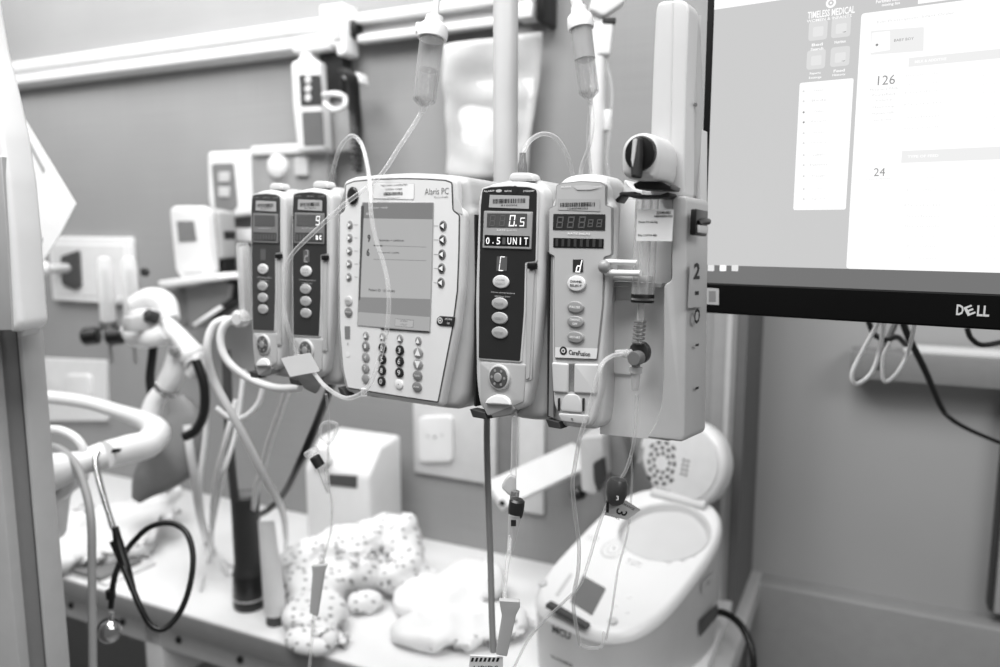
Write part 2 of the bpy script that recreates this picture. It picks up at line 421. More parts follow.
# wall modules left of the pump
root, f = wall_thing('wall_control_unit', 'white wall unit with dark key strip left of the pump stack', 'wall unit', 230, 220, -.02)
MB().slab(rpoly(f.Q([(207, 152), (250, 150), (254, 214), (213, 220), (208, 200)], -.03), .012), -.03, .0, white, .006).build('body', root)
kp = MB().slab(rpoly(f.Q([(212, 164), (234, 163), (238, 206), (232, 212), (216, 212)], -.03), .008), -.032, -.029, mid).build('key_strip', root)
for y_ in (177, 192): MB().slab(rpoly(f.Q([(219, y_-5), (230, y_-5), (230, y_+5), (219, y_+5)], -.032), .003), -.035, -.031, midL, .001).build('key', kp)
root, f = wall_thing('suction_regulator', 'white boxed wall regulator with round dial behind the left pumps', 'regulator', 290, 200, -.01)
MB().slab(rpoly(f.Q([(250, 148), (326, 146), (328, 196), (252, 200)], -.04), .006), -.04, -.01, mat('unit_grey', 150, .5), .004).build('housing', root)
MB().box(f.uv(250, 150, -.05)[0], f.uv(327, 150, -.05)[0], -.05, -.02, f.uv(250, 156, -.05)[1], f.uv(250, 146, -.05)[1], white, .005).build('top_cover', root)
MB().lathe([(.0, .012), (.02, .012), (.027, .008), (.029, 0)][::-1], (f.uv(277, 166, -.045)[0], -.04, f.uv(277, 166, -.045)[1]), (0, -1, 0), white, 24).build('dial', root)
MB().slab(rpoly(f.Q([(297, 158), (310, 158), (310, 176), (297, 176)], -.04), .004), -.05, -.04, midL, .002).build('selector', root)
root, f = wall_thing('wall_trunking', 'pale horizontal trunking strip on the wall behind the left pumps', 'trunking', 290, 250, -.0)
MB().box(f.uv(226, 240)[0], f.uv(430, 240)[0], -.03, .0, f.uv(260, 242)[1], f.uv(260, 228)[1], white, .004).build('cover', root)
MB().box(f.uv(226, 240)[0]+.01, f.uv(430, 240)[0], -.012, .0, f.uv(260, 290)[1], f.uv(260, 243)[1], mat('trunk_grey', 120, .6), .003).build('lower_panel', root)  # plain mid-grey panel below the pale cover

# small white monitor on its stand
root, f = wall_thing('patient_monitor', 'small white bedside monitor with square screen on white tray', 'monitor', 193, 278, -.14)
MB().slab(rpoly(f.Q([(169, 210), (173, 206), (200, 206), (205, 212), (211, 272), (206, 276), (180, 278), (175, 270)], -.01), .009), -.01, .02, white, .006).build('body', root)
MB().slab(rpoly(f.Q([(177, 221), (194, 221), (197, 241), (179, 242)], -.01), .002), -.0115, -.009, mid).build('screen', root)
MB().slab(rpoly(f.Q([(184, 272), (203, 270), (204, 274), (185, 275)], -.01), .001), -.012, -.009, midL).build('vent', root)
MB().slab(rpoly(f.Q([(203, 208), (219, 212), (222, 258), (212, 262), (209, 240)], .02), .004), .02, .07, mat('monitor_side', 165, .5), .004).build('rear_housing', root)
MB().slab(rpoly(f.Q([(218, 222), (224, 232), (224, 276), (214, 276), (212, 262), (220, 255)], .03), .003), .03, .07, ink, .002).build('right_shadow', root)  # black slab stands in for the dark shadow right of the monitor
root, f = wall_thing('equipment_tray', 'white tray over a dark grey gas blender box under small monitor', 'gas blender', 195, 330, -.14)
MB().slab(rpoly(f.Q([(158, 281), (215, 273), (222, 277), (222, 280), (166, 287), (158, 286)], -.05), .004), -.05, .02, white, .003).build('tray', root)
MB().slab(rpoly(f.Q([(166, 287), (187, 288), (189, 318), (184, 328), (166, 310)], .0), .003), .0, .10, mat('blender_front', 118, .5), .003).build('front_panel', root)
MB().slab(rpoly(f.Q([(187, 288), (222, 279), (232, 285), (230, 298), (205, 316), (190, 330)], -.005), .003), -.01, .09, mat('blender_side', 132, .5), .003).build('body', root)
MB().slab(rpoly(f.Q([(222, 278), (236, 282), (236, 300), (226, 304), (205, 320), (203, 314), (222, 298)], .0), .006), .0, .06, black, .006).build('knob_guard', root)
MB().tube([f.p(195, 325, 1.72), f.p(205, 318, 1.7), f.p(222, 307, 1.7)], .005, white).build('arm', root)

# socket panels
root, f = wall_thing('gas_outlet_panel', 'white gas outlet panel with black recess on wall behind flowmeters', 'wall panel', 100, 300, 0)
xa, xb = f.uv(58, 290)[0], f.uv(139, 290)[0]; za, zb_ = f.uv(100, 302)[1], f.uv(100, 237)[1]
MB().slab(rpoly(rect(xa, xb, za - .03*0, zb_), .006), -.02, .0, white, .004).build('plate', root)
MB().slab(rpoly(rect(xa+.02, xb-.02, za+.016, zb_-.02), .006), -.022, -.018, mat('panel_inner', 215, .5), .002).build('inner_plate', root)
MB().slab(rpoly(f.Q([(62, 256), (80, 250), (82, 286), (76, 290), (63, 284)], -.024), .008), -.03, -.02, mat('recess_dark', 70, .5), .003).build('gas_socket', root)
MB().lathe([(.012, 0), (.012, .03), (.008, .032), (.008, .05)], (f.uv(68, 268)[0], -.028, f.uv(68, 268)[1]), (0, -1, 0), black, 18).build('socket_knob', root)
MB().tube([f.p(66, 268, 1.96), f.p(54, 269, 1.90), f.p(46, 269, 1.88)], [.012, .012, .010], midL).build('hose_plug', root)
MB().sph(f.p(42, 268, 1.86), .02, .02, .018, white).build('plug_knob', root)
root, f = wall_thing('socket_plate', 'white socket plate low on wall behind the curved handle', 'socket', 70, 405, 0)
MB().slab(rpoly(f.Q([(20, 356), (109, 360), (111, 420), (22, 420)]), .006), -.014, .0, mat('plate_pale', 214, .5), .003).build('plate', root)
MB().slab(rpoly(f.Q([(68, 374), (92, 374), (93, 396), (69, 396)], -.014), .012), -.026, -.012, white, .004).build('socket', root)
MB().lathe([(.004, 0), (.004, .003)], (f.uv(39, 369)[0], -.013, f.uv(39, 369)[1]), (0, -1, 0), mid, 10).build('screw', root)

# wall outlets under the pump
root, f = wall_thing('socket_trunking', 'pale wall trunking with socket plate below the pump stack', 'trunking', 450, 474, 0)
zA, zB = f.uv(450, 405)[1], f.uv(430, 473)[1]
trunk = mat('trunking_pale', 205, .5)
MB().box(f.uv(416, 440)[0], f.uv(498, 440)[0], -.012, 0, zB, zA+.05, trunk, .003).build('plate', root)
MB().box(f.uv(520, 440)[0], f.uv(546, 440)[0], -.012, 0, zB-.05, zA+.05, trunk, .003).build('plate', root)
MB().box(f.uv(498, 440)[0], f.uv(520, 440)[0], -.005, 0, zB-.02, zA+.05, mid, .001).build('gap_cover', root)
so = MB().slab(rpoly(f.Q([(418, 417), (452, 415), (453, 462), (419, 463)], -.02), .016), -.022, -.01, white, .004).build('socket', root)
b = MB()
for q in ((428, 436), (442, 435), (435, 437)): c = f.uv(*q, -.022); b.slab(ell(*c, .003), -.0235, -.021, midL if q[0] != 435 else mid)
b.build('socket_holes', so)

# hanging bag on the rail
root, f = wall_thing('plastic_bag', 'clear plastic bag with white paper hanging from rail behind pole', 'bag', 490, 178, -.05)
b = MB(); nx, nz = 14, 22; vs = []; fs = []
for k in range(nz+1):
    t = k/nz; pl = (444 + t*3, 45 + t*133); pr = (543 - t*16, 32 + t*146)
    for i in range(nx+1):
        s_ = i/nx; c = f.uv(pl[0] + (pr[0]-pl[0])*s_, pl[1] + (pr[1]-pl[1])*s_)
        vs.append((c[0], -.004*math.sin(s_*9 + t*4) - .006*math.sin(t*7 + s_*3) + .01*noise.noise((s_*4, t*6, 1)), c[1]))
for k in range(nz):
    for i in range(nx): a = k*(nx+1)+i; fs.append([a, a+1, a+nx+2, a+nx+1])
bagm = clear('bag_film', 215, .45, .4)
b.add(vs, fs, bagm); o = b.build('film', root); md = o.modifiers.new('s', 'SOLIDIFY'); md.thickness = .001
b = MB().slab(f.Q([(447, 84), (534, 78), (527, 174), (449, 176)], .004), .004, .006, mat('paper_white', 216, .8)); b.build('paper', root)

# bracket arm below the pump
root, f = wall_thing('support_arm', 'white flat support arm with clamp below the pump stack', 'support arm', 590, 470, -.06)
A = [f.p(494, 496, 1.50), f.p(606, 444, 1.66)]
d = (A[1]-A[0]).normalized(); up = Vector((0, 0, 1)); sd = d.cross(up).normalized(); 
def bar(mb, a, b_, w, h, m):
    vs = []
    for p in (a, b_):
        for i, j in ((-1, -1), (1, -1), (1, 1), (-1, 1)): vs.append(p + sd*i*w/2 + up*j*h/2)
    return mb.add(vs, [[0, 1, 2, 3], [4, 5, 6, 7], [0, 1, 5, 4], [1, 2, 6, 5], [2, 3, 7, 6], [3, 0, 4, 7]], m)
up = sd.cross(d).normalized(); ra = Matrix.Rotation(R(-38), 3, d); up2 = (ra @ up); sd2 = (ra @ sd)
if up2.y > 0: ra = Matrix.Rotation(R(38), 3, d); up2 = (ra @ up); sd2 = (ra @ sd)
up, sd = up2, sd2
bar(MB(), A[0], A[1], .062, .014, white).build('arm', root)
MB().lathe([(.006, 0), (.006, .004)], f.p(503, 503, 1.47), (-.2, -1, 0), ink, 14).build('end_screw', root)
MB().slab(rpoly(f.Q([(580, 436), (604, 434), (606, 474), (597, 494), (583, 490)], -.03), .006), -.04, .06, midL, .004).build('clamp_body', root)
MB().slab(rpoly(f.Q([(594, 462), (605, 456), (607, 478), (599, 492), (595, 480)], -.045), .005), -.055, -.04, rubber, .003).build('clamp_pad', root)
MB().slab(rpoly(f.Q([(604, 430), (620, 434), (628, 462), (624, 480), (606, 474)], .0), .01), .0, .05, mid, .004).build('wall_mount', root)
MB().lathe([(.012, 0), (.014, .004), (.014, .02), (.008, .026)], f.p(582, 492, 1.56), (-.4, -1, 0), black, 18).build('knob', root)

# ================================================================= poles
f = Fr(P(505.5, 250, .93)); f = Fr((f.O.x, f.O.y, 1.30))
root = thing('iv_pole', 'thick grey drip pole rising behind the main pump unit', 'pole', f)
MB().lathe([(.0145, 0), (.0145, 1.0)], (0, 0, 0), (0, 0, 1), mat('pole_grey', 192, .35, .03, 20), 28).build('tube', root)
MB().lathe([(.0155, 0), (.0155, .03), (.0145, .032)], (0, 0, .02), (0, 0, 1), midL, 28).build('collar', root)
q = P(597, 150, 1.12); f = Fr((q.x, q.y, 1.2))
root = thing('iv_pole', 'thin pale drip pole behind the second drip chamber', 'pole', f)
MB().lathe([(.0105, 0), (.0105, .9)], (0, 0, 0), (0, 0, 1), mat('pole_pale', 222, .35), 24).build('tube', root)
MB().slab(rpoly([(-.006, 0), (.014, 0), (.018, .045), (.006, .062), (-.008, .036)], .004), -.012, .014, white, .004).build('clip', root).location = (.002, 0, P(600, 60, 1.12).z - 1.2)
MB().box(.008, .02, -.012, .012, 0, .03, white, .003).build('clip', root).location = (0, 0, P(600, 132, 1.12).z - 1.2)
MB().slab(rpoly([(-.02, 0), (.0, -.01), (.03, .01), (.034, .05), (-.004, .06)], .006), -.014, .014, white, .004).build('hook', root).location = (.004, -.004, P(600, 18, 1.12).z - 1.2)
MB().box(-.003, .016, -.014, .014, 0, .008, rubber, .002).build('band', root).location = (.006, 0, P(600, 30, 1.12).z - 1.2)
MB().tube([f.p(606, 60, 1.1), f.p(612, 90, 1.1), f.p(610, 130, 1.1), f.p(607, 160, 1.1), f.p(612, 190, 1.1)], .002, tubing).build('pole_tube', root)

# ================================================================= the infusion pump stack
fp = Fr(P(512, 300, .72), 35, 3)
HB = -.001
def Qr(f, pts, r=.002, y=0): return rpoly(f.Q(pts, y), r)
def base(px, py): return fp.at(px, py)

PANEL = [(483, 193), (484, 189), (491, 187.2), (511, 186), (530, 187.2), (537, 189.5), (538, 193), (536.5, 261), (526, 262.5), (525, 311), (521, 361), (479.5, 358), (480, 280), (481.5, 207)]
GREY = mat('panel_frame_grey', 150, .4)
def lvp(f, g, kind):
    """one channel module; f = its frame, g(px) = local coordinates measured on the nearest module"""
    Q = lambda pts, r=.0015: rpoly([g(*p) for p in pts], r)
    U = lambda x, y: g(x, y)
    film = {'A': mat('panel_film_dark_a', 62, .35, .05, 50), 'B': mat('panel_film_dark_b', 50, .33, .05, 50), 'C': panelB}[kind]  # leftmost film is the lightest charcoal, second one in between
    lab = {'A': 'charcoal channel pump module at the far left end with blank displays',
           'B': 'charcoal channel pump module second from left showing a 9',
           'C': 'charcoal channel pump module right of the screen unit reading 0.5'}[kind]
    root = thing('channel_pump', lab, 'infusion pump', f, None)
    b = MB()
    shell = Q([(470, 205), (472, 196), (482, 185), (497, 178), (512, 176), (530, 178), (541, 183), (546, 196), (546, 300), (543, 416), (538, 423), (524, 423), (500, 419), (476, 414), (471, 408)], .010)
    b.slab(shell, .012, .085, case, .008, 4)
    nose = Q([(477, 200), (480, 190), (489, 184), (505, 181), (522, 181), (537, 184), (543, 190), (544, 205), (543, 262), (541, 300), (536, 350), (531, 385), (526, 406), (518, 410), (497, 414), (488, 417), (478, 405), (475, 380), (474, 300)], .007)
    b.slab(nose, 0, .03, case2, .005, 4)
    b.build('case', root)
    nub = MB().slab(Q([(503, 180), (504, 174), (508, 171.5), (524, 171.5), (528, 174), (529, 180)], .004), .008, .022, case2, .002); nub.build('tubing_socket', root)
    b = MB(); b.slab(Q([(468.6, 214), (470.2, 214), (470.2, 408), (468.6, 407)], .0002), .009, .06, mat('seam_black', 26, .6)); b.build('side_seam', root)
    # dark control film
    b = MB(); pan = Q(PANEL, .0015)
    b.slab(inset(pan, -.0014), -.0012, .002, case2, .0005, 2)
    b.flat(inset(pan, .0002), -.0015, film)
    for x, t_ in ((490, 'ALARM'), (511, 'INFUSING'), (530, 'STANDBY')):
        x0, z0 = U(x, 191.2); b.text(t_, x0, z0, .0016, -.0018, inkW if kind == 'C' else btnG, w=.012)
    if kind == 'C': b.flat(ell(*U(516, 190), .0036, .0036), -.0019, film); b.flat(ell(*U(500, 191), .0035, .0014), -.0019, midL)
    x0, z0 = U(503.5, 281.5); b.text('Close clamp before', x0+.001, z0 - .0105, .0019, -.0020, midL, w=.027)
    x0, z0 = U(504, 284.5); b.text('opening door', x0, z0 - .0112, .0019, -.0020, midL, w=.018)
    pn = b.build('control_panel', root)
    # barcode label
    b = MB(); b.flat(Q([(491, 195), (530.5, 196), (530, 209), (490, 207.5)], .0005), -.0019, lblG)
    xa, za = U(494, 205.5); xb, zb2 = U(527, 198.5); random.seed(ord(kind)); x = xa
    while x < xb - .0012:
        w_ = random.choice((.0004, .0007, .0011)); b.flat(rect(x, x+w_, za + .0016, zb2), -.0021, ink); x += w_ + random.choice((.0004, .0006, .0009))
    b.text('8100SN', (xa+xb)/2, za - .0002, .0016, -.0021, ink, w=.018)
    b.build('barcode_label', root)
    # rate displays
    b = MB(); fo = Q([(485.5, 211), (534, 212), (532.5, 249.5), (484, 248)], .001)
    b.slab(fo, -.0028, .0, GREY if kind == 'C' else mat('frame_grey_dim', 118, .4), .0006, 2)
    x0, z0 = U(508.5, 230.5); b.text('RATE (mL/h)', x0, z0, .0019, -.0031, inkW if kind == 'C' else midL, w=.022)
    fr_ = b.build('display_frame', root)
    b = MB(); d1 = Q([(489, 213.5), (529, 213.8), (528.4, 228), (488.5, 227.5)], .0004)
    b.flat(d1, -.003, win2 if kind != 'C' else mat('display_window_c', 78, .25))
    xa, za = U(489, 228); xb, zb2 = U(529, 213.5); wz = zb2 - za; n_ = 4
    txt = {'A': '8888', 'B': '8889', 'C': '880' + '5'}[kind]
    for i, c in enumerate(txt):
        x = xa + (i + .55)*(xb - xa)/4; on = (kind == 'B' and i == 3) or (kind == 'C' and i >= 2)
        big = not (kind == 'C' and i == 3)
        b.seg7(c if on else '8', x, (za+zb2)/2 - (0 if big else .0012), .0062 if big else .0048, wz*(.78 if big else .6), -.0032, seg_on if on else seg_off)
        if kind == 'C' and i == 2: b.flat(ell(x + .0044, za + .0022, .0008), -.0033, seg_on)
    b.build('rate_display', root)
    b = MB(); b.flat(Q([(486.5, 235), (531.5, 236.3), (531, 246.8), (486, 245.6)], .0004), -.003, black if kind == 'C' else mat('display_window_dim', 60, .3))
    xa, za = U(487, 246); xb, zb2 = U(531, 236)
    if kind == 'C':
        for i, c in enumerate('0.5 UNIT'):
            x = xa + (i + .5)*(xb-xa)/8
            b.text('.' if c == '.' else c, x, (za+zb2)/2 - (.002 if c == '.' else 0), .0065*(.22 if c == '.' else 1), -.0033, seg_on, w=(.0012 if c in '.I' else .0042), bold=.01) if c != ' ' else b.flat(rect(x-.0018, x+.0018, za+.0018, zb2-.0018), -.0032, win2)
    else:
        for i in range(8):
            x = xa + (i + .5)*(xb-xa)/8; b.flat(rect(x-.0018, x+.0018, za+.0014, zb2-.0014), -.0032, win2)
        if kind == 'B':
            for i, c in ((6, 'a'), (7, 'c')): x = xa + (i + .5)*(xb-xa)/8; b.text(c, x, (za+zb2)/2, .005, -.0034, seg_on, w=.004, bold=.03)
    b.build('message_display', root)
    b = MB(); b.flat(Q([(498, 256.5), (508.5, 256.5), (508, 271), (497.5, 271)], .0003), -.0019, win2)
    x0, z0 = U(503, 263.7); b.seg7({'A': '1', 'B': '2', 'C': 'C'}[kind] if kind != 'A' else '', x0, z0, .005, .0135, -.0021, seg_on if kind == 'C' else midL, t=.0008)
    b.build('channel_display', root)
    # buttons
    for y_, t_ in ((281.7 - 0, 'CHANNEL|SELECT'), (303.4, 'PAUSE'), (318, 'CHANNEL OFF'), (332.5, 'RESTART')):
        first = '|' in t_; cx_, cz_ = U(502.3 if first else 501, y_)
        b = MB(); m_ = btnL if first else mat('button_soft', 165, .4)
        b.slab(ell(cx_, cz_, .0094 if first else .0092, .0062 if first else .0057, 28), -.0030, -.001, m_, .0010, 3)
        for i, l in enumerate(t_.split('|')):
            b.text(l, cx_, cz_ + (.0018 - .0036*i if first else 0), .002, -.0036, mid, w=.011 if first else .010)
        b.build('button', root)
    # door latch slot on the right
    b = MB(); b.slab(Q([(527, 264), (537, 264), (536.5, 300), (531.5, 380), (525.5, 382)], .001), -.0004, .004, caseD, .0002, 1)
    b.slab(Q([(528, 270), (535, 270), (530, 378), (526.5, 380)], .001), -.0016, .004, mat('latch_grey', 175, .45), .0006, 2)
    b.box(U(532, 266)[0]-.003, U(532, 266)[0]+.006, -.004, .004, U(530, 269)[1], U(530, 263)[1], black, .001)
    b.build('door_latch', root)
    # lower door with round badge and tube guide
    b = MB(); b.slab(Q([(480.5, 362), (526.5, 364), (524, 402), (488, 416), (481, 400)], .003), -.0012, .004, caseD, .001, 2); b.build('lower_door', root)
    b = MB(); cx_, cz_ = U(500.5, 377)
    b.slab(ell(cx_, cz_, .0122, .0122, 30), -.0035, .0, midL, .001); b.slab(ell(cx_, cz_, .0104, .0104, 30), -.0042, -.001, mat('badge_dark', 82, .35), .0008); b.slab(ell(cx_, cz_, .0045, .0045, 20), -.0052, -.003, btnG, .0006)
    for k in range(6): a = k*math.pi/3; b.flat(ell(cx_ + .0072*math.cos(a), cz_ + .0072*math.sin(a), .0014), -.0044, btnG)
    b.build('round_badge', root)
    b = MB(); b.slab(Q([(487, 403.5), (489, 399), (493, 396), (499, 394), (506, 395), (511, 399), (513, 405)], .002), -.0045, .0, white, .0015); b.build('tube_cover', root)
    b = MB(); b.slab(Q([(488, 404.5), (513, 405), (516, 409), (511, 415), (493, 418)], .002), -.001, .014, mid, .001); b.build('tube_slot', root)
    b = MB(); b.slab(Q([(470, 409), (485, 412.5), (487, 419.5), (473, 417)], .0003), -.0008, .012, rubber, .0006); b.build('bumper', root)
    return root
gC = fp.at(509, 421)
gC_ = lambda x, y: gC.uv(x, y)
lvp(gC, gC_, 'C')
def side_module(kind, cx_top, scale):
    xs = fp.uv(*cx_top)[0]; xc = fp.loc(gC.O).x + (gC.uv(510.5, 188)[0])*scale
    f = fp.sub(xs - gC.uv(510.5, 188)[0]*scale, 0, fp.loc(gC.O).z + .001)
    return lvp(f, lambda x, y: (gC.uv(x, y)[0]*scale, gC.uv(x, y)[1]), kind)
side_module('B', (311.3, 191), .90)
side_module('A', (267.2, 192), .83)

# ---- the programming unit
f = fp.at(402, 405)
root = thing('programming_unit', 'pale infusion pump control unit with large screen and number keypad', 'infusion pump', f)
b = MB()
sh_ = Qr(f, [(337, 215), (339, 196), (345, 181), (358, 175.5), (382, 172.5), (404, 171.5), (430, 172.5), (452, 174.5), (464, 177), (466, 205), (470, 211), (471, 290), (468, 350), (462, 400), (455, 411), (440, 410), (400, 404), (360, 398), (343, 394), (337, 385), (334, 300)], .012)
b.slab(sh_, .006, .09, case, .008, 4)
outl = [(346, 210), (347, 184.5), (355.6, 181), (378, 179), (404, 178.3), (428, 178.8), (447, 180), (454, 182.5), (455, 210), (461.5, 215), (461, 250), (459.5, 290), (454.8, 327), (440, 402.5), (400, 396.5), (348.8, 388), (344.4, 369), (341, 327), (340.5, 285), (340.8, 214)]
ol = Qr(f, outl, .0022)
b.slab(inset(ol, -.0045), -.002, .03, case2, .005, 4)
b.build('case', root)
b = MB(); b.flat(ol, -.0024, line); b.flat(inset(ol, .0013), -.0027, bezel)
x0, z0 = f.uv(438.5, 191.5); b.text('Alaris PC', x0, z0, .0062, -.003, mid, w=.0305)
x0, z0 = f.uv(443, 197.2); b.text('Guardrails', x0, z0, .0018, -.003, mid, w=.0175)
for i, y_ in enumerate((226, 240, 254.4, 268.4, 282.6)):
    xa, za = f.uv(435.5, y_); xb, _ = f.uv(440, y_); b.flat(rect(xa, xb, za-.0002, za+.0002), -.003, mid)
for i, y_ in enumerate((225, 238, 251, 264, 277)):
    xa, za = f.uv(356.5, y_); xb, _ = f.uv(360, y_); b.flat(rect(xa, xb, za-.0002, za+.0002), -.003, mid)
b.slab(Qr(f, [(346.5, 326), (352, 326), (352, 339), (347, 339)], .001), -.003, -.0025, mid); x0, z0 = f.uv(349.8, 344); b.text('v', x0, z0, .003, -.003, btnG)
b.flat(Qr(f, [(366, 346), (391, 349.5), (388.5, 392), (365, 388)], .001), -.0029, mat('key_ground', 200, .4)) if 0 else None
b.flat(ell(*f.uv(349.7, 354), .0032), -.003, white)
xk, zk = f.uv(371, 192); b.text('~', xk, zk, .001, -.003, mid)
b.build('front_panel', root)
# speaker / status dome
b = MB(); b.slab(ell(*f.uv(355.3, 196), .0078, .0092, 28), -.0055, -.002, mat('dome_dark', 38, .3), .0025); b.build('status_window', root)
# barcode label
b = MB(); lo = Qr(f, [(375.5, 182.5), (416.5, 183.5), (416, 200), (375, 199)], .0012)
b.flat(lo, -.003, midL); b.flat(inset(lo, .0005), -.0031, mat('label_pale', 228, .5))
x0, z0 = f.uv(396, 185.5); b.text('THIS CLINIC IS INSPECTED', x0, z0, .0016, -.0034, ink, w=.037)
x0, z0 = f.uv(396, 189.5); b.text('CONTROL  NUMBER', x0, z0, .0016, -.0034, ink, w=.024)
xa, za = f.uv(386, 195.8); xb, zb2 = f.uv(405, 192); x = xa; random.seed(3)
while x < xb: w_ = random.choice((.0005, .0009)); b.flat(rect(x, x+w_, za, zb2), -.0034, ink); x += w_ + .0006
x0, z0 = f.uv(396, 198); b.text('PROPERTY OF', x0, z0, .001, -.0034, mid, w=.016)
b.build('asset_label', root)
# screen
SC = [(367, 203.3), (435, 203.5), (433.5, 270), (431.4, 331), (360, 324.5), (361.2, 290), (364, 240)]
scl = Qr(f, [(365, 203.2), (435.2, 203.5), (433.6, 270), (431.6, 331), (360, 324.6), (361.2, 290), (363.2, 240)], .0004)
b = MB(); b.flat(scl, -.0032, screen('pump_lcd', 176))
def q4(p, y, m): b.flat(f.Q(p), y, m)
q4([(365, 203.2), (435.2, 203.5), (435, 219.5), (364.5, 218.5)], -.0034, screen('lcd_header', 128))
q4([(361, 297), (432.6, 299), (432.2, 317), (360.4, 312)], -.0034, screen('lcd_band', 138))
q4([(363.5, 206), (366.5, 206), (362.5, 300), (361, 300)], -.0035, screen('lcd_edge', 80))
q4([(360.2, 312.5), (432.1, 317.3), (431.6, 330.6), (360, 324.2)], -.0034, screen('lcd_foot', 168))
q4([(383, 328), (431.5, 331), (431.4, 332.4), (383, 329.4)], -.0036, ink)
LT = screen('lcd_text', 70); LTl = screen('lcd_text_pale', 190)
for t_, px_, py_, w_, h_, m_ in (('Infusion  ready', 381, 208, .026, .0026, LTl), ('MICU', 372, 214, .010, .0028, LTl), ('lactrisen + additives', 394, 240.5, .034, .0023, LT), ('Propace 4.5 cc/kWL', 391, 253, .030, .0023, LT), ('Patient ID  12340000', 384, 290.5, .037, .0027, LT)):
    x0, z0 = f.uv(px_, py_); b.text(t_, x0, z0, h_, -.0036, m_, w=w_, bold=.02)
for t_, px_, py_ in (('9', 371.5, 238.5), ('6', 370.5, 252.5)):
    x0, z0 = f.uv(px_, py_); b.text(t_, x0, z0, .0082, -.0037, line, w=.0046, bold=.04)
for y0_, y1_ in ((245.2, 247), (259, 260.5)):
    q4([(376, y0_), (428.5, y1_), (428.5, y1_+.5), (376, y0_+.6)], -.0036, screen('lcd_rule', 130))
q4([(376, 245), (385, 245.3), (385, 246.6), (376, 246.2)], -.0037, LT)
o_ = Qr(f, [(397.5, 318.5), (416, 320), (415.5, 327.5), (397, 326)], .001); b.flat(o_, -.0035, LT); b.flat(inset(o_, .0003), -.0036, screen('lcd_key', 178))
for t_, y_ in (('AUDIO', 320.9), ('ADJUST', 324.6)): x0, z0 = f.uv(406.3, y_); b.text(t_, x0, z0, .0018, -.0038, LT, w=.0095)
b.build('screen', root)
b = MB(); b.frame(inset(scl, -.0008), .0009, -.0034, -.0024, mat('screen_rim', 150, .4)); b.build('screen_rim', root)
def key(px_, py_, rx, rz, m_, glyph=None, gm=None, gw=None, gh=.0022, ring=None, tri=None):
    cx_, cz_ = f.uv(px_, py_); b = MB()
    if ring: b.slab(ell(cx_, cz_, rx, rz, 22), -.0036, -.0022, ring, .0006, 2); b.slab(ell(cx_, cz_, rx*.72, rz*.72, 22), -.0042, -.003, m_, .0004, 2)
    else: b.slab(ell(cx_, cz_, rx, rz, 22), -.0042, -.0022, m_, .0008, 2)
    if glyph: b.text(glyph, cx_, cz_, gh, -.0045, gm, w=gw)
    if tri:
        k = rx*.62; P3 = {'L': [(-k, 0), (k*.8, k), (k*.8, -k)], 'R': [(k, 0), (-k*.8, k), (-k*.8, -k)], 'U': [(0, k*1.2), (-k, -k*.8), (k, -k*.8)], 'D': [(0, -k*1.2), (-k, k*.8), (k, k*.8)]}[tri]
        b.flat([(cx_+a, cz_+c) for a, c in P3], -.0045, inkW)
    b.build('key', root)
for y_ in (225, 238, 251, 264, 277): key(352 - (y_-225)*.02, y_, .0043, .0047, mid, ring=btnG, tri='R')
for x_, y_ in ((445, 226), (444.6, 240), (444, 254.4), (443.6, 268.4), (443, 282.6)): key(x_, y_, .0046, .0052, rubber, ring=mid, tri='L')
key(350.7, 300.7, .0058, .005, midL, 'SILENCE', mid, .007, .0016); key(350.7, 312, .0058, .005, mid, 'OPTIONS', inkW, .008, .0016)
cols = (0, 16.7, 34, 52.4)
rows = (((368, 335.5), (384.7, 336.8), (402, 338.6), (420.4, 340.8)), ((368, 345.8), (384.7, 347.8), (402, 350), (420.4, 352.3)), ((368, 356.8), (384.5, 359), (401.8, 361), (420.2, 363.7)), ((367.8, 368), (384.2, 370), (401.6, 372.4), (419.7, 375.2)), ((367.8, 378.3), (383.8, 381), (401.2, 383.8), (419.2, 386.5)))
xa = f.Q([(372, 342), (412, 347), (409.5, 391.5), (370.5, 386)])
gl = (('U', 'U', 'U', 'U'), ('1', '2', '3', 'U'), ('4', '5', '6', 'D'), ('7', '8', '9', 'CLEAR'), ('CANCEL', '0', '.', 'ENTER'))
for i, rw in enumerate(rows):
    for j, (x_, y_) in enumerate(rw):
        g_ = gl[i][j]
        if i == 0: key(x_, y_, .0042, .0046, mid, ring=btnG, tri='U')
        elif j == 3: key(x_, y_, .0062, .0052, mid if i > 2 else btnG, g_ if len(g_) > 1 else None, inkW, .0075, .0016, tri=g_ if len(g_) == 1 else None)
        elif j == 0: key(x_, y_, .0054, .0052, btnG if i > 1 else mid, g_ if len(g_) == 1 else None, inkW, .0024, .0042)
        elif g_ == '.': key(x_, y_, .0056, .0050, white, '.', ink, .001, .001)
        else: key(x_, y_, .0057, .0054, ink, g_, white, .0036, .0056)
b = MB(); b.slab(Qr(f, [(439, 318.5), (442, 315.8), (457.3, 316.8), (455.7, 326.5), (441.5, 325.5), (438.6, 323)], .001), -.0036, -.0024, ink, .0004, 1)
c = f.uv(442.6, 320.3); b.flat(ell(*c, .003), -.0038, inkW); b.flat(ell(*c, .0022), -.0039, ink); b.flat(ell(*c, .001), -.004, inkW)
for t_, y_ in (('SYSTEM', 319), ('ON', 323)): x0, z0 = f.uv(450.8, y_); b.text(t_, x0, z0, .0018, -.0038, inkW, w=.0085 if t_ == 'SYSTEM' else .003)
b.build('power_key', root)
b = MB(); b.slab(Qr(f, [(338, 387), (343, 389), (347, 396), (341, 395)], .0003), -.0008, .012, rubber, .0006); b.build('bumper', root)

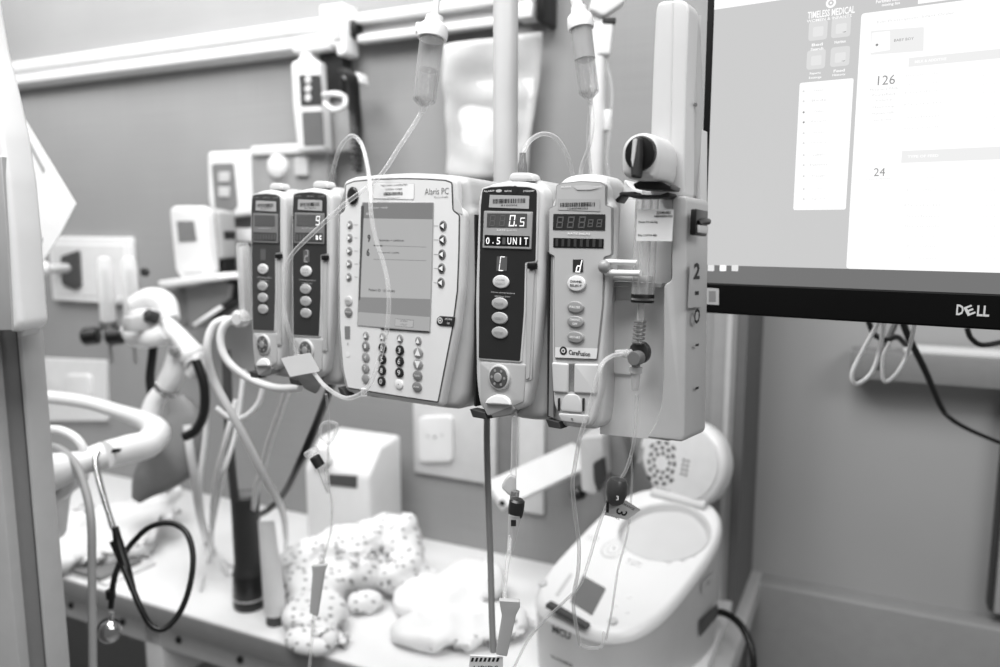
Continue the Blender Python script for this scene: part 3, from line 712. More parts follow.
# ---- the syringe module
f = fp.at(620, 434)
root = thing('syringe_pump', 'pale grey syringe pump module at the right end with tall drive column', 'infusion pump', f)
b = MB()
left = Qr(f, [(548, 250), (547, 208), (553, 192), (556, 180), (566, 174.5), (582, 172.5), (600, 174), (606, 181), (607, 200), (604, 262), (602, 300), (601, 400), (598, 424), (592, 431), (575, 430), (556, 427), (546, 420), (546, 300)], .009)
b.slab(left, .006, .04, case2, .005, 4)
b.slab(Qr(f, [(560, 200), (606, 200), (602, 420), (560, 420)], .002, .04), .04, .075, case, .002)
nose = Qr(f, [(551, 205), (556, 196), (557, 186), (567, 180), (585, 178.5), (602, 180), (607, 186), (608.5, 200), (613, 206), (613.5, 262), (608, 290), (604, 330), (602, 362), (601, 390), (594, 420), (588, 428), (563, 424), (553, 405), (551.5, 360), (551.5, 260)], .006)
b.slab(nose, .0, .012, case2, .003, 4)
b.build('left_case', root)
b = MB(); b.slab(Qr(f, [(545.0, 252), (546.6, 252), (546.6, 418), (545.0, 417)], .0002), .004, .04, mat('seam_black', 26, .6)); b.build('side_seam', root)
# syringe bay: back wall, right column, top block and foot
b = MB(); yb = .026
b.slab(f.Q([(602, 200), (672, 200), (669, 441), (600, 434)], yb), yb, .075, mat('bay_grey', 222, .5, .03), 0)
b.slab(Qr(f, [(601, 281), (664, 283), (663, 288), (601, 286)], .001, .02), .016, .03, midL, .001)
b.slab(Qr(f, [(612, 300), (636, 301), (634, 376), (610, 374)], .004, .02), .024, .027, mat('bay_label', 228, .4), .0005)
b.build('syringe_bay', root)
b = MB()
col = Qr(f, [(663.5, 284), (671.5, 281), (671.5, 200), (675, 196), (686, 196), (687.5, 200), (684.5, 438), (682, 442), (646, 438), (655, 424), (661, 405), (663, 380)], .0035)
b.slab(col, .0, .048, case, .0018, 3); b.build('side_column', root)
b = MB(); b.slab(Qr(f, [(611, 192), (613, 176), (624, 185), (660, 190), (672, 196), (672, 204), (618, 204)], .003, .01), .03, .07, case2, .003); b.build('top_block', root)
b = MB(); b.slab(Qr(f, [(649.5, 196), (650.5, 130), (653, 60), (655.5, 10), (658, 2.5), (664, .5), (681, -.5), (686.5, 2), (689, 8), (686, 90), (684.5, 198)], .005, .012), .012, .034, case2, .0022, 4)
b.slab(Qr(f, [(668, 196), (672, 2), (673.5, 2), (669.5, 196)], .0002, .0115), .0117, .0125, midL)
b.build('drive_column', root)
b = MB(); hp = [(688, 6), (691.5, 20), (695, 60), (696, 100), (694, 150), (690, 196), (684, 196), (687, 60)]
b.slab(Qr(f, hp, .003, .03), .03, .05, case, .004, 3)
for px_, py_ in ((690, 24), (684.5, 139), (696, 105)): b.lathe([(.0016, 0), (.0016, .001)], (f.uv(px_, py_, .03)[0], .0295, f.uv(px_, py_, .03)[1]), (0, -1, 0), mid, 10)
b.build('carry_handle', root)
b = MB(); b.slab(Qr(f, [(697.5, 130), (703.5, 130), (703, 206), (696, 206)], .001, .05), .045, .06, case2, .001); b.build('rear_strip', root)
# plunger drive head with knob
b = MB(); hd = Qr(f, [(619.5, 158), (621, 145), (628, 136), (639, 131.5), (650, 133), (656.5, 141), (659, 155), (657, 172), (654, 180), (633, 180), (621, 176)], .007, -.03)
b.slab(hd, -.03, .012, case2, .006, 4); b.build('plunger_head', root)
hk = root.children[-1] if False else None
kb = MB(); c = f.uv(639.5, 155.5, -.034)
kb.slab(ell(c[0]-.0005, c[1]+.002, .0128, .0136, 30), -.0335, -.028, black, .0012, 3)
kb.slab(rpoly([(c[0]-.0042, c[1]+.0135), (c[0]+.0018, c[1]+.0135), (c[0]+.003, c[1]), (c[0]+.0024, c[1]-.0178), (c[0]-.0042, c[1]-.0175), (c[0]-.005, c[1]-.002)], .002), -.0405, -.031, rubber, .0025, 3)
kb.slab(rpoly([(c[0]-.0030, c[1]+.0118), (c[0]+.0006, c[1]+.0118), (c[0]-.0006, c[1]-.001), (c[0]-.002, c[1]-.010), (c[0]-.0038, c[1]-.004)], .0008), -.0410, -.040, midL, .0003, 1)  # pale sliver paints the upright highlight onto the dark grip
kb.build('knob', root)
b = MB(); b.slab(Qr(f, [(634, 184), (640, 181), (664, 182), (672, 186), (671, 190), (652, 190), (636, 189)], .001, -.016), -.018, .002, black, .0008)
b.slab(Qr(f, [(621, 192), (634, 191.5), (636, 194.5), (660, 195), (668, 192), (671, 194), (669, 197.5), (634, 198), (619, 194.5)], .001, -.012), -.013, .002, ink, .0006)
b.slab(Qr(f, [(616, 200), (622, 194), (623, 196), (618, 203)], .0005, -.012), -.014, .0, black, .0005)
b.build('plunger_gripper', root)
# control film
b = MB()
pan = Qr(f, [(556.8, 206), (557.8, 186), (563, 184), (582, 182), (601, 183), (605.8, 186), (606, 205.8), (611.8, 208), (611.8, 254.5), (604.3, 257), (603, 304), (597, 359), (556, 357.5), (555, 280), (555.6, 256), (550.3, 253), (550.3, 209)], .0012)
b.slab(inset(pan, -.0010), -.0012, .002, mat('seam_mid', 130, .5), .0003, 1); b.flat(pan, -.0016, mat('panel_film_pale', 176, .35, .02, 50))
b.flat(f.Q([(556.3, 347), (598.6, 348.2), (597.3, 358.6), (556, 357.2)]), -.0018, bezel)
x0, z0 = f.uv(580.5, 353); b.text('CareFusion', x0, z0, .0042, -.0021, ink, w=.0215, bold=.02)
c = f.uv(564.5, 350.5); b.flat(ell(*c, .0038), -.0021, ink); b.flat(ell(*c, .002), -.0022, bezel); b.flat(ell(*c, .001), -.0023, ink)
for x_, t_ in ((567, 'ALARM'), (582, 'INFUSING'), (598, 'STANDBY')): x0, z0 = f.uv(x_, 187); b.text(t_, x0, z0, .0016, -.0021, inkW, w=.010)
b.flat(Qr(f, [(574, 186), (590, 185), (600, 188), (592, 190), (578, 190)], .001), -.0022, midL)
b.build('control_panel', root)
b = MB(); b.flat(Qr(f, [(559, 199), (601, 199.5), (601, 211.5), (559, 210)], .0004), -.002, lblG)
xa, za = f.uv(561.5, 208); xb, zb2 = f.uv(597, 202.3); x = xa; random.seed(11)
while x < xb - .001: w_ = random.choice((.0004, .0007, .0011)); b.flat(rect(x, x+w_, za+.0008, zb2), -.0022, ink); x += w_ + random.choice((.0004, .0006, .0008))
b.text('1040048303', (xa+xb)/2, za-.0008, .0018, -.0022, ink, w=.020)
b.build('barcode_label', root)
b = MB(); b.flat(Qr(f, [(554.5, 214), (606.5, 214.5), (606, 230.5), (554, 230)], .0005), -.002, win)
xa, za = f.uv(554.5, 230); xb, zb2 = f.uv(607, 214.5)
for i in range(5):
    big = i < 3; x = xa + ((i+.6)*.215 if big else .64 + (i-3+.5)*.165)*(xb-xa)
    b.seg7('8', x, (za+zb2)/2 - (0 if big else .0008), .0066 if big else .005, (zb2-za)*(.76 if big else .5), -.0023, seg_off)
x0, z0 = f.uv(580, 234); b.build('rate_display', root)
b = MB(); b.text('RATE (mL/h)', x0, z0, .0024, -.0022, white, w=.022, bold=.03); b.build('lettering', root)
b = MB(); b.flat(Qr(f, [(554.5, 238), (605, 239), (604.5, 248.5), (554.3, 247.5)], .0005), -.002, mat('display_strip', 22, .3))
xa, za = f.uv(555, 247.5); xb, zb2 = f.uv(605, 239)
for i in range(8): x = xa + (i+.5)*(xb-xa)/8; b.flat(rect(x-.0014, x+.0014, za+.0010, zb2-.0004), -.0023, mat('strip_cell', 62, .3))
b.build('message_display', root)
b = MB(); b.flat(Qr(f, [(574, 259.5), (584.3, 259.5), (584, 272.3), (573.8, 272.3)], .0003), -.002, ink)
x0, z0 = f.uv(580.2, 266); b.seg7('d', x0, z0, .0045, .0112, -.0023, seg_on, t=.0011, sl=.2); b.build('channel_display', root)
for y_, t_ in ((283.5, 'CHANNEL|SELECT'), (307, 'PAUSE'), (321.5, 'CHANNEL|OFF'), (337, 'RESTART')):
    first = y_ < 290; cx_, cz_ = f.uv(578 if first else 577, y_); b = MB()
    b.slab(ell(cx_, cz_, .0092 if first else .0083, .0068 if first else .0052, 28), -.0036, -.0012, bezel if first else btnG, .001, 3)
    ls = t_.split('|')
    for i, l in enumerate(ls): b.text(l, cx_, cz_ + (.0017 - .0036*i if len(ls) > 1 else 0), .0021, -.0038, ink if first else inkW, w=(.012 if first else .0105) if l != 'OFF' else .005, bold=.02)
    b.build('button', root)
# lower moulded section
b = MB(); b.slab(Qr(f, [(552.5, 362), (569, 363.5), (568.5, 393), (554, 392)], .002), -.002, .004, case2, .0015)
b.slab(Qr(f, [(575, 363.5), (599, 364), (597, 394), (574.5, 393)], .002), -.002, .004, case2, .0015)
b.slab(Qr(f, [(569, 363.5), (575, 363.5), (574.5, 392), (568.5, 392)], .0005), .0, .004, mid)
b.slab(Qr(f, [(566, 394), (578, 394), (583, 403), (584, 413), (561, 411), (562, 402)], .003), -.0015, .004, case2, .001)
for xs_ in (559, 583.5): b.slab(Qr(f, [(xs_, 398), (xs_+1.2, 398), (xs_+1, 411), (xs_-.2, 411)], .0003), -.0021, .0, ink)
b.slab(Qr(f, [(558, 413), (590, 415), (587, 424.5), (562, 421)], .003), -.0015, .004, midL, .001); b.lathe([(.001, 0), (.001, .0008)], (f.uv(573, 418.5)[0], -.0015, f.uv(573, 418.5)[1]), (0, -1, 0), mid, 8)
b.build('lower_moulding', root)
b = MB(); b.slab(Qr(f, [(546, 419), (559, 422), (561, 429), (549, 427)], .0003), -.0008, .012, rubber, .0006); b.build('bumper', root)
b = MB(); b.slab(f.Q([(550.5, 256), (554, 256), (552.5, 418), (548, 416)]), .001, .004, mid); b.build('seam', root)
# barrel clamp
b = MB(); zA = f.uv(620, 261, -.004)[1]; zB = f.uv(620, 273, -.004)[1]; xa = f.uv(610, 266, -.004)[0]; xb = f.uv(641, 266, -.004)[0]
b.tube([(xa-.004, -.004, zA-.001), (xb-.002, -.007, zA-.001)], .0022, white, smooth=False); b.tube([(xa-.004, -.004, zB), (xb+.001, -.006, zB+.0004)], .0026, white, smooth=False)
b.box(xa-.002, xb+.003, .004, .02, f.uv(620, 281)[1], f.uv(620, 275)[1], midL, .002); b.build('barrel_clamp', root)
c = f.uv(604.5, 266.5, -.006); MB().sph((c[0], -.006, c[1]), .0058, .0058, .0058, mat('pivot_ball', 140, .3)).build('clamp_pivot', root)
# side face of the column: black connector, panel and hand lettering
xs_ = max(v[0] for v in col)
def side_pt(px_, py_):
    d = ray(px_, py_); n = f.X; o_ = f.w(xs_ + .0003, 0, 0); t = (o_ - CO).dot(n)/d.dot(n); l = f.loc(CO + d*t); return l.y, l.z
b = MB(); ya, za = side_pt(692, 235); yb_, zb2 = side_pt(705, 211)
b.box(xs_-.002, xs_+.003, ya, yb_, za, zb2, black, .001); b.box(xs_+.003, xs_+.005, ya+.003, yb_-.003, za+.002, za+.008, midL, .0005)
b.tube([(xs_+.003, ya+.004, (za+zb2)/2-.001), (xs_+.004, (ya+yb_)/2, (za+zb2)/2+.001), (xs_+.0045, yb_-.003, (za+zb2)/2+.0015)], .0026, black); b.build('side_connector', root)
b = MB(); ya, za = side_pt(687.5, 308); yb_, _ = side_pt(704, 308); _, zb2 = side_pt(690, 262)
b.add([(xs_+.0004, ya, za), (xs_+.0004, yb_, za), (xs_+.0004, yb_, zb2), (xs_+.0004, ya, zb2)], [[0, 1, 2, 3]], mat('side_patch', 168, .45))
b.build('side_patch', root); b = MB()
for t_, py_, h_ in (('2', 271, .013), ('-', 293, .003), ('O', 316, .013), ('-', 345, .002), ('-', 388, .002)):
    yy, zz = side_pt(696.5, py_); b.text(t_, 0, zz, h_, yy, ink, w=.013 if t_ in '2O' else .008 if t_ == '-' else .003, bold=.03, ux=xs_+.0008)
b.build('side_lettering', root)
col_side = None

# ---- the syringe held in the bay
q = f.w(f.uv(641, 345, .006)[0], .006, f.uv(641, 345, .006)[1]); fs_ = Fr(q, 35, 3)
root = thing('syringe', 'clear syringe with white printed label clamped in the pump bay', 'syringe', fs_)
yb = 0
def sz(py_): return fs_.uv(642, py_)[1]
x0 = fs_.uv(646, 250)[0]; x1 = x0
rb = (fs_.uv(659, 250)[0] - fs_.uv(636, 250)[0])/2
MB().lathe([(rb*1.25, sz(199)), (rb*1.25, sz(197)), (rb, sz(196.8))][::-1][::-1], (x0, 0, 0), (0, 0, 1), plast, 26).build('flange', root)
MB().lathe([(rb*.55, sz(303)), (rb*.93, sz(300)), (rb*.93, sz(199))], (x0-.001, 0, 0), (0, 0, 1), clear('barrel_clear', 220, .10, .06), 26).build('barrel', root)
MB().lathe([(rb*.93, sz(302.5)), (rb*.96, sz(300.5)), (rb*.8, sz(299)), (rb*.96, sz(297.5)), (rb*.93, sz(294))], (x0-.001, 0, 0), (0, 0, 1), black, 24).build('plunger_seal', root)
MB().lathe([(rb*.45, sz(294)), (rb*.45, sz(187))], (x0-.001, 0, 0), (0, 0, 1), plast, 12).build('plunger_rod', root)
b = MB(); lx0, lx1 = fs_.uv(636.5, 225, -.012)[0], fs_.uv(672.5, 225, -.012)[0]; zt_, zb2 = fs_.uv(650, 209.5, -.012)[1], fs_.uv(650, 241, -.012)[1]
vs = []; n_ = 14
yl = -rb*1.06
b.slab(rect(lx0, lx1, zb2, zt_), yl - .0003, yl, mat('label_white', 226, .6)); yl -= .0006
for i, (t_, w_) in enumerate((('22540-001', .012), ('HEPARIN INJ', .0155))): b.text(t_, lx1-.0085, zt_ - .0026 - i*.0031, .0022, yl, ink, w=w_, bold=.02)
b.text('Dose 0.5 mL/kg', lx0+.0100, (zt_+zb2)/2+.0025, .0022, yl, ink, w=.0165, bold=.02); b.text('Exp 110714 48h', lx0+.0100, zb2+.0045, .0022, yl, ink, w=.0165, bold=.02)
b.build('label', root)
xt = x0 - .0022
MB().lathe([(.0022, sz(345)), (.0030, sz(330)), (.0030, sz(303)), (.0045, sz(302))], (xt, 0, 0), (0, 0, 1), plast, 18).build('tip', root)
b = MB()
for k in range(6): z = sz(344 - k*4.2); b.lathe([(.0050, z), (.0054, z+.0009), (.0050, z+.0022)], (xt - .0002*(5-k), 0, 0), (0, 0, 1), plastD, 16)
b.build('threaded_collar', root)
# stopcock
xq, zq = fs_.uv(638, 355); fq = fs_.sub(xq, -.0, zq)
root = thing('stopcock', 'dark three-way stopcock joining syringe tip and tubing', 'stopcock', fq)
MB().slab(ell(0, .002, .0093, .0098, 28), .001, .007, mat('stopcock_dark', 55, .35), .001).build('handle_disc', root)
MB().lathe([(.0062, 0), (.0062, .009), (.0055, .010)], (.0012, -.001, -.002), (0, -1, 0), mat('stopcock_mid', 105, .3), 22).build('hub', root)
b = MB().lathe([(.0035, -.004), (.0035, -.010), (.0044, -.0105), (.0044, -.0135), (.003, -.014)], (0, -.003, 0), (0, 0, 1), plastD, 16); b.build('lower_port', root)
b = MB().lathe([(.0055, -.010), (.0055, -.015), (.004, -.0155), (.004, -.019), (.003, -.030)], (.0, -.003, .0), (0, 0, 1), clear('port_clear', 190, .45), 16); b.build('luer_cap', root)
b = MB().lathe([(.003, .004), (.0042, .0055), (.003, .007), (.0042, .0085), (.0035, .0105), (.0028, .019)], (0, -.003, .001), (-1, 0, -.05), clear('port_clear2', 200, .45), 16); b.build('side_port', root)

# ================================================================= computer monitor
fm = Fr(P(850, 300, .76), 32)
xl = fm.uv(698.5, 290)[0]; zb_ = -.0205; zs0 = .0115; zs = .0305; xr = xl + .545; ztop = .335
f = fm.sub(xl, 0, zb_)
Z = lambda z: z - zb_
MBK = mat('monitor_black', 8, .6, .05, 40, spec=.15)
root = thing('computer_monitor', 'black framed computer monitor showing a bright white records page', 'monitor', f)
b = MB(); b.slab(rpoly(rect(0, xr-xl, 0, Z(ztop)), .003), .003, .03, MBK, .003); b.build('rear_shell', root)
b = MB(); o_ = rpoly(rect(0, xr-xl, 0, Z(ztop)), .002)
b.slab(rpoly(rect(0, xr-xl, 0, Z(zs0)), .0015), -.006, .006, MBK, .002)
b.box(0, .0065, -.004, .006, Z(zs0), Z(ztop), MBK, .001); b.box(xr-xl-.006, xr-xl, -.004, .006, Z(zs0), Z(ztop), MBK, .001); b.box(0, xr-xl, -.004, .006, Z(ztop)-.008, Z(ztop), MBK, .001)
b.build('bezel', root)
b = MB(); cx_, cz_ = f.uv(973, 310.5, -.006)
lw = (f.uv(990, 311, -.006)[0] - f.uv(956, 310, -.006)[0])
SL = mat('logo_silver', 195, .4)
b.text('D', cx_ - lw*.385, cz_, .0098, -.0064, SL, w=lw*.22, bold=.03); b.text('LL', cx_ + lw*.30, cz_, .0098, -.0064, SL, w=lw*.36, bold=.03)
b.text('E', cx_ - lw*.1, cz_, .0085, -.0064, SL, w=lw*.26, bold=.03, rot=R(28)); b.build('maker_logo', root)
b = MB(); b.flat(f.Q([(704, 287.5), (719, 288.5), (719, 305), (704, 304)], -.0062), -.0066, lblG); b.flat(f.Q([(709, 291), (716, 291), (716, 302), (709, 302)], -.0062), -.0068, mid); b.build('sticker', root)
# the lit page
sc_w = screen('page_white', 262); sc_g = screen('page_grey', 203); sc_t = screen('taskbar_grey', 116); sc_p = screen('page_pale', 240); sc_x = screen('page_text', 222); sc_d = screen('page_text_dark', 150); sc_i = screen('icon_pale', 232)
b = MB(); x1 = xr - xl - .006
b.flat(rect(.006, x1, Z(zs0), Z(ztop) - .008), -.0012, sc_g)
b.flat(rect(.006, x1, Z(zs0), Z(zs)), -.0015, sc_t)
def X(px_, py_=100): return f.uv(px_, py_, -.0015)
def qd(pts, m, y=-.0016, r=0):
    o_ = [f.uv(*p, -.0015) for p in pts]; b.flat(rpoly(o_, r) if r else o_, y, m)
xw = X(846, 265)[0]
b.flat(rpoly([(xw+.0004, Z(zs)+.0002), (x1, Z(zs)+.0002), (x1, Z(.2685)), (xw, Z(.2685))], .003), -.0016, sc_w)
za_, zb3 = X(800, 83)[1], X(800, 210)[1]; xa_, xb_ = X(795, 140)[0], X(853, 140)[0]
b.flat(rpoly(rect(X(793.5, 205)[0], X(846, 205)[0], zb3, za_), .002), -.0016, sc_w)
b.flat(rect(.006, X(791, 2)[0], X(750, 4.5)[1], X(750, 4.5)[1]+.02), -.0016, sc_w); b.flat(rect(X(918, 2)[0], x1, X(918, 4)[1], X(918, 4)[1]+.02), -.0016, sc_w)
x_, z_ = X(831, 12.5); b.text('TIMELESS MEDICAL', x_, z_, .0065, -.0018, sc_w, w=.042, bold=.02); x_, z_ = X(829, 18); b.text('WOMEN & INFANTS', x_, z_-.0005, .0026, -.0018, sc_w, w=.040, bold=.01)
x_, z_ = X(831, 3); b.flat(ell(x_, z_, .0045), -.0018, sc_w); b.flat(ell(x_, z_, .0025), -.0019, sc_g); b.flat(ell(x_, z_, .001), -.002, sc_w)
for i, (px_, py_, t1, t2) in enumerate(((818, 31, 'Bed', 'Search'), (841, 28, 'Nutrition', ''), (816, 60, 'Reports', 'Settings'), (840, 57, 'Feed', 'History'))):
    x_, z_ = X(px_, py_); b.flat(rpoly(rect(x_-.0085, x_+.0085, z_-.0085, z_+.0095), .003), -.0017, sc_x); 
    b.flat(rpoly(rect(x_-.0045, x_+.005, z_-.005, z_+.004), .0015), -.0018, sc_i)
    if i in (1, 3): b.flat([(x_+.001, z_-.004), (x_+.005, z_-.0035), (x_+.004, z_-.0045)], -.0019, sc_d)
    b.text(t1, x_, z_-.0125, .0026, -.0018, sc_w, w=.010, bold=.02)
    if t2: b.text(t2, x_, z_-.0165, .0026, -.0018, sc_w, w=.0115, bold=.02)
x_, z_ = X(898, 0); b.text('Fortified Milk', X(888, 1)[0], z_+.001, .003, -.0018, sc_w, w=.02, bold=.02); b.text('mixing list', X(891, 4)[0], z_-.003, .003, -.0018, sc_w, w=.015, bold=.02)
for i, py_ in enumerate((91, 101, 112, 122, 133, 143, 155, 165, 176, 189, 199)):
    x_, z_ = X(808, py_); b.flat(ell(x_-.004, z_, .001), -.0018, sc_d if i in (2, 3) else sc_x); b.text(('Home', 'Beds', 'Orders', 'Recipes', 'Mix Preparation', 'Inventory', 'Labels', 'Patients', 'Freezer', 'Temperature', 'Sign out')[i], x_+.010, z_, .0022, -.0018, sc_x, w=.008+.001*((i*5) % 9))
qd([(871, 31), (924, 27), (923.5, 51), (870.5, 55)], sc_p, -.0018, .001); qd([(872, 33), (890, 31), (890, 50), (871, 53)], sc_w, -.0019, .001)
x_, z_ = X(877, 45); b.flat(ell(x_, z_, .0012), -.002, sc_d); x_, z_ = X(904, 39.5); b.text('BABY BOY', x_, z_, .0024, -.002, sc_d, w=.016)
x_, z_ = X(915, 18); b.text('Edit Prescription: Infant Order', x_, z_, .003, -.0018, sc_x, w=.062)
x_, z_ = X(886.5, 80); b.text('126', x_, z_, .0085, -.0018, sc_d, w=.0145); x_, z_ = X(879.5, 172); b.text('24', x_, z_, .0075, -.0018, sc_d, w=.0095)
for py_, w_, t_ in ((89, .024, 'Mothers Milk'), (94.5, .019, 'Fortified'), (100, .014, 'Volume'), (107, .018, 'Measuring'), (113, .019, 'Human milk'), (120, .015, 'per bottle')):
    x_, z_ = X(884 - (py_-89)*.04, py_); b.text(t_, x_, z_, .0022, -.0018, sc_x, w=w_)
x_, z_ = X(878, 179); b.text('Calorie density', x_, z_, .0022, -.0018, sc_x, w=.021)
for (a, c), t_, t2 in (((222.6, 226), 'MILK & HMF', 'Dose'), ((139, 143), 'Milk & Baby Type', 'AMOUNT')):
    pass
for py0, py1, px_, t_ in ((58, 67, 909, 'MILK & ADDITIVE'), (151, 163, 902, 'TYPE OF FEED')):
    x_, z0_ = X(px_, py0); _, z1_ = X(px_, py1); b.flat(rect(x_, x1, z1_, z0_), -.0018, sc_p); b.text(t_, x_+.0175, (z0_+z1_)/2, .0024, -.002, sc_w, w=.025, bold=.02)
random.seed(5)
for k in range(14):
    py_ = (75, 84, 92, 104, 117, 128, 178, 190, 205, 216, 226, 236, 246, 258)[k]; x_, z_ = X(915, py_)
    b.text(('Breast milk', 'Donor milk', 'Fortifier', 'Protein', 'Sodium')[k % 5], x_+.006, z_, .002, -.0018, sc_p, w=.02 + .01*random.random()); x_, z_ = X(990, py_); b.text('12 mL', x_, z_, .002, -.0018, sc_p, w=.01)
for k, (px_, m_) in enumerate(((711, sc_i), (723, sc_w), (735, sc_i))):
    x_, z_ = X(px_, 268.3); b.flat(rpoly(rect(x_-.0035, x_+.0035, z_-.003, z_+.0035), .001), -.0018, m_)
b.build('screen', root)
MB().slab(rpoly(rect(.18, .36, .1, .24), .01), .03, .06, black, .005).build('rear_housing', root)

# cables below the monitor
wc = [(880, 300, .785), (879, 312, .90), (878, 323, .98), (862, 352, 1.0), (852, 374, 1.0), (857, 384, 1.0), (872, 372, 1.0), (880, 348, 1.0), (884, 323, .98), (886, 312, .90), (886, 300, .785)]
cable('monitor_cable', 'white cable looping below the monitor, left loop', 'cable', wc, .0029, hose, 'white cable loops under the monitor')
wc = [(890, 342, .99), (883, 358, .99), (884, 381, .99), (896, 374, .99), (908, 352, .99), (914, 326, .93), (916, 300, .775)]
cable('monitor_cable', 'white cable looping below the monitor, right loop with open end', 'cable', wc, .0026, hose, 'white cable loops under the monitor')
cable('power_cable', 'black cable running from the monitor down to the right edge', 'cable', [(902, 320, 1.1), (910, 340, 1.12), (925, 370, 1.15), (940, 405, 1.2), (950, 418, 1.2), (970, 430, 1.2), (1003, 444, 1.2)], [.0050, .0050, .0048, .0042, .0036, .0033, .003], black)
cable('power_cable', 'short black cable crossing behind the white loops', 'cable', [(868, 320, 1.1), (874, 334, 1.1), (886, 340, 1.1), (897, 337, 1.12), (906, 345, 1.15)], .0040, black)
cable('power_cable', 'dark grey cable hanging straight behind the white loops', 'cable', [(896, 322, 1.15), (886, 345, 1.15), (877, 370, 1.15)], .0042, mat('cable_grey', 70, .5))
cable('power_cable', 'black cable bight under the maker logo of the monitor', 'cable', [(967, 328, 1.05), (971, 338, 1.05), (982, 345, 1.05), (1003, 342, 1.05)], .0036, black)

# ================================================================= bottle warmer
f = Fr((.226, 1.268, DZ), 42); WX, WY = .118, .176
root = thing('milk_warmer', 'white milk warmer with open round lid on the worktop', 'warmer', f)
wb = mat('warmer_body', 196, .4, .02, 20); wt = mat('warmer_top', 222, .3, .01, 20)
def sup(a, n=3.2):
    c, s_ = math.cos(a), math.sin(a); r = (abs(c)**n + abs(s_)**n)**(-1/n); return r*c, r*s_
def ztop_(x, y):
    t = (y + WY)/(2*WY); t = max(0, min(1, t)); return .108 + .122*(t*.75 + .25*t*t) + .004*(1-(x/WX)**2)
NA = 72
b = MB(); vs = []; fs = []; lay = (0, .02, .3, .7, 1.0)
for t in lay:
    for j in range(NA):
        x, y = sup(2*math.pi*j/NA); k = 1 - .03*(1-t); k *= .97 if t == 0 else 1; x, y = x*WX*k, y*WY*k; vs.append((x, y, t*(ztop_(x, y) - .010)))
for i in range(len(lay)-1):
    for j in range(NA): j2 = (j+1) % NA; fs.append([i*NA+j, i*NA+j2, (i+1)*NA+j2, (i+1)*NA+j])
fs += [list(range(NA))[::-1], [(len(lay)-1)*NA + j for j in range(NA)]]
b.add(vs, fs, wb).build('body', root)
# top shell with the bottle well
wc_ = (.020, .072); wr = (.082, .070)
def zs_(x, y):
    z = ztop_(x, y) + .004
    d = math.hypot((x-wc_[0])/wr[0], (y-wc_[1])/wr[1])
    if d < .985: z -= .05*min(1, (.985-d)*9)
    return z
b = MB(); vs = []; fs = []; rings = [0.02] + [i/44 for i in range(1, 45)]
for ri, r_ in enumerate(rings):
    for j in range(NA):
        x, y = sup(2*math.pi*j/NA, 2.2 + r_); e = r_; x, y = x*WX*e*1.0, y*WY*e*1.0; z = zs_(x, y)
        if r_ > .93: z -= .010*((r_-.93)/.07)**2
        vs.append((x, y, z))
for j in range(NA):
    x, y = sup(2*math.pi*j/NA); vs.append((x*WX*1.004, y*WY*1.004, ztop_(x*WX, y*WY) - .012))
n_r = len(rings)+1
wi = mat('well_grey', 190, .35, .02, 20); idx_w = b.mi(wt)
for i in range(n_r-1):
    for j in range(NA): j2 = (j+1) % NA; fs.append([i*NA+j, i*NA+j2, (i+1)*NA+j2, (i+1)*NA+j])
fs.append(list(range(NA)))
b.add(vs, fs, wt)
b.build('top_shell', root, sharp=60)
def zt0(x, y): return ztop_(x, y) + .004
b = MB(); vs = []; fs = []; NB = 56
for r_, dz in ((1.03, -.002), (1.02, .0016), (.985, .0018), (.96, -.002), (.93, -.02), (.86, -.038), (.6, -.044), (.05, -.045)):
    for j in range(NB):
        a = 2*math.pi*j/NB; x, y = wc_[0] + wr[0]*r_*math.cos(a), wc_[1] + wr[1]*r_*math.sin(a); vs.append((x, y, zt0(x, y) + dz if r_ > .95 else zt0(*wc_)*(1-r_)**2 + zt0(x, y)*(1-(1-r_)**2) + dz))
fs = [[i*NB+j, i*NB+(j+1) % NB, (i+1)*NB+(j+1) % NB, (i+1)*NB+j] for i in range(7) for j in range(NB)] + [[7*NB+j for j in range(NB)]]
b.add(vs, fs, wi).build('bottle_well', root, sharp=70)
def on_top(b_, o_, h_, m_):   # a small raised plate lying on the sloped top
    n_ = len(o_); vs_ = [(x, y, zs_(x, y) + h_) for x, y in o_] + [(x, y, zs_(x, y) - .002) for x, y in o_]
    return b_.add(vs_, [list(range(n_))] + [[i, (i+1) % n_, n_+(i+1) % n_, n_+i] for i in range(n_)], m_)
def tp(px_, py_):
    d = ray(px_, py_); lo_, hi_ = .9, 1.9
    for _ in range(40):
        t = (lo_+hi_)/2; l = f.loc(CO + d*t)
        if l.z > ztop_(l.x, l.y) + .004: lo_ = t
        else: hi_ = t
    return (l.x, l.y)
on_top(MB(), rpoly([tp(583, 576), tp(606, 589), tp(592, 616), tp(570, 602)], .003), .0012, mat('warmer_screen', 105, .2)).build('display', root)
for q_ in ((543, 584), (613, 622)):
    x, y = tp(*q_); z = zs_(x, y); MB().lathe([(.0075, 0), (.0075, .003), (.006, .0045)], (x, y, z), (0, -.45, 1), midL, 20).build('button', root)
for q_ in ((629, 597), (615, 605), (627, 612)):
    x, y = tp(*q_); z = zs_(x, y); MB().lathe([(.004, 0), (.004, .0015)], (x, y, z), (0, -.45, 1), mat('pad_pale', 222, .4), 16).build('touch_pad', root)
on_top(MB(), rpoly([tp(570, 573), tp(573, 575), tp(558, 597), tp(555, 595)], .001), .0006, midL).build('level_strip', root)
x, y = tp(614, 549)
b = MB()
for r0, m_, h_ in ((.022, midL, .0006), (.0195, wt, .0010), (.012, midL, .0012), (.010, wt, .0016), (.002, mid, .002)):
    on_top(b, [(x + r0*math.cos(a*math.pi/12), y + r0*1.1*math.sin(a*math.pi/12)) for a in range(24)], h_, m_)
b.build('round_graphic', root)
b = MB()
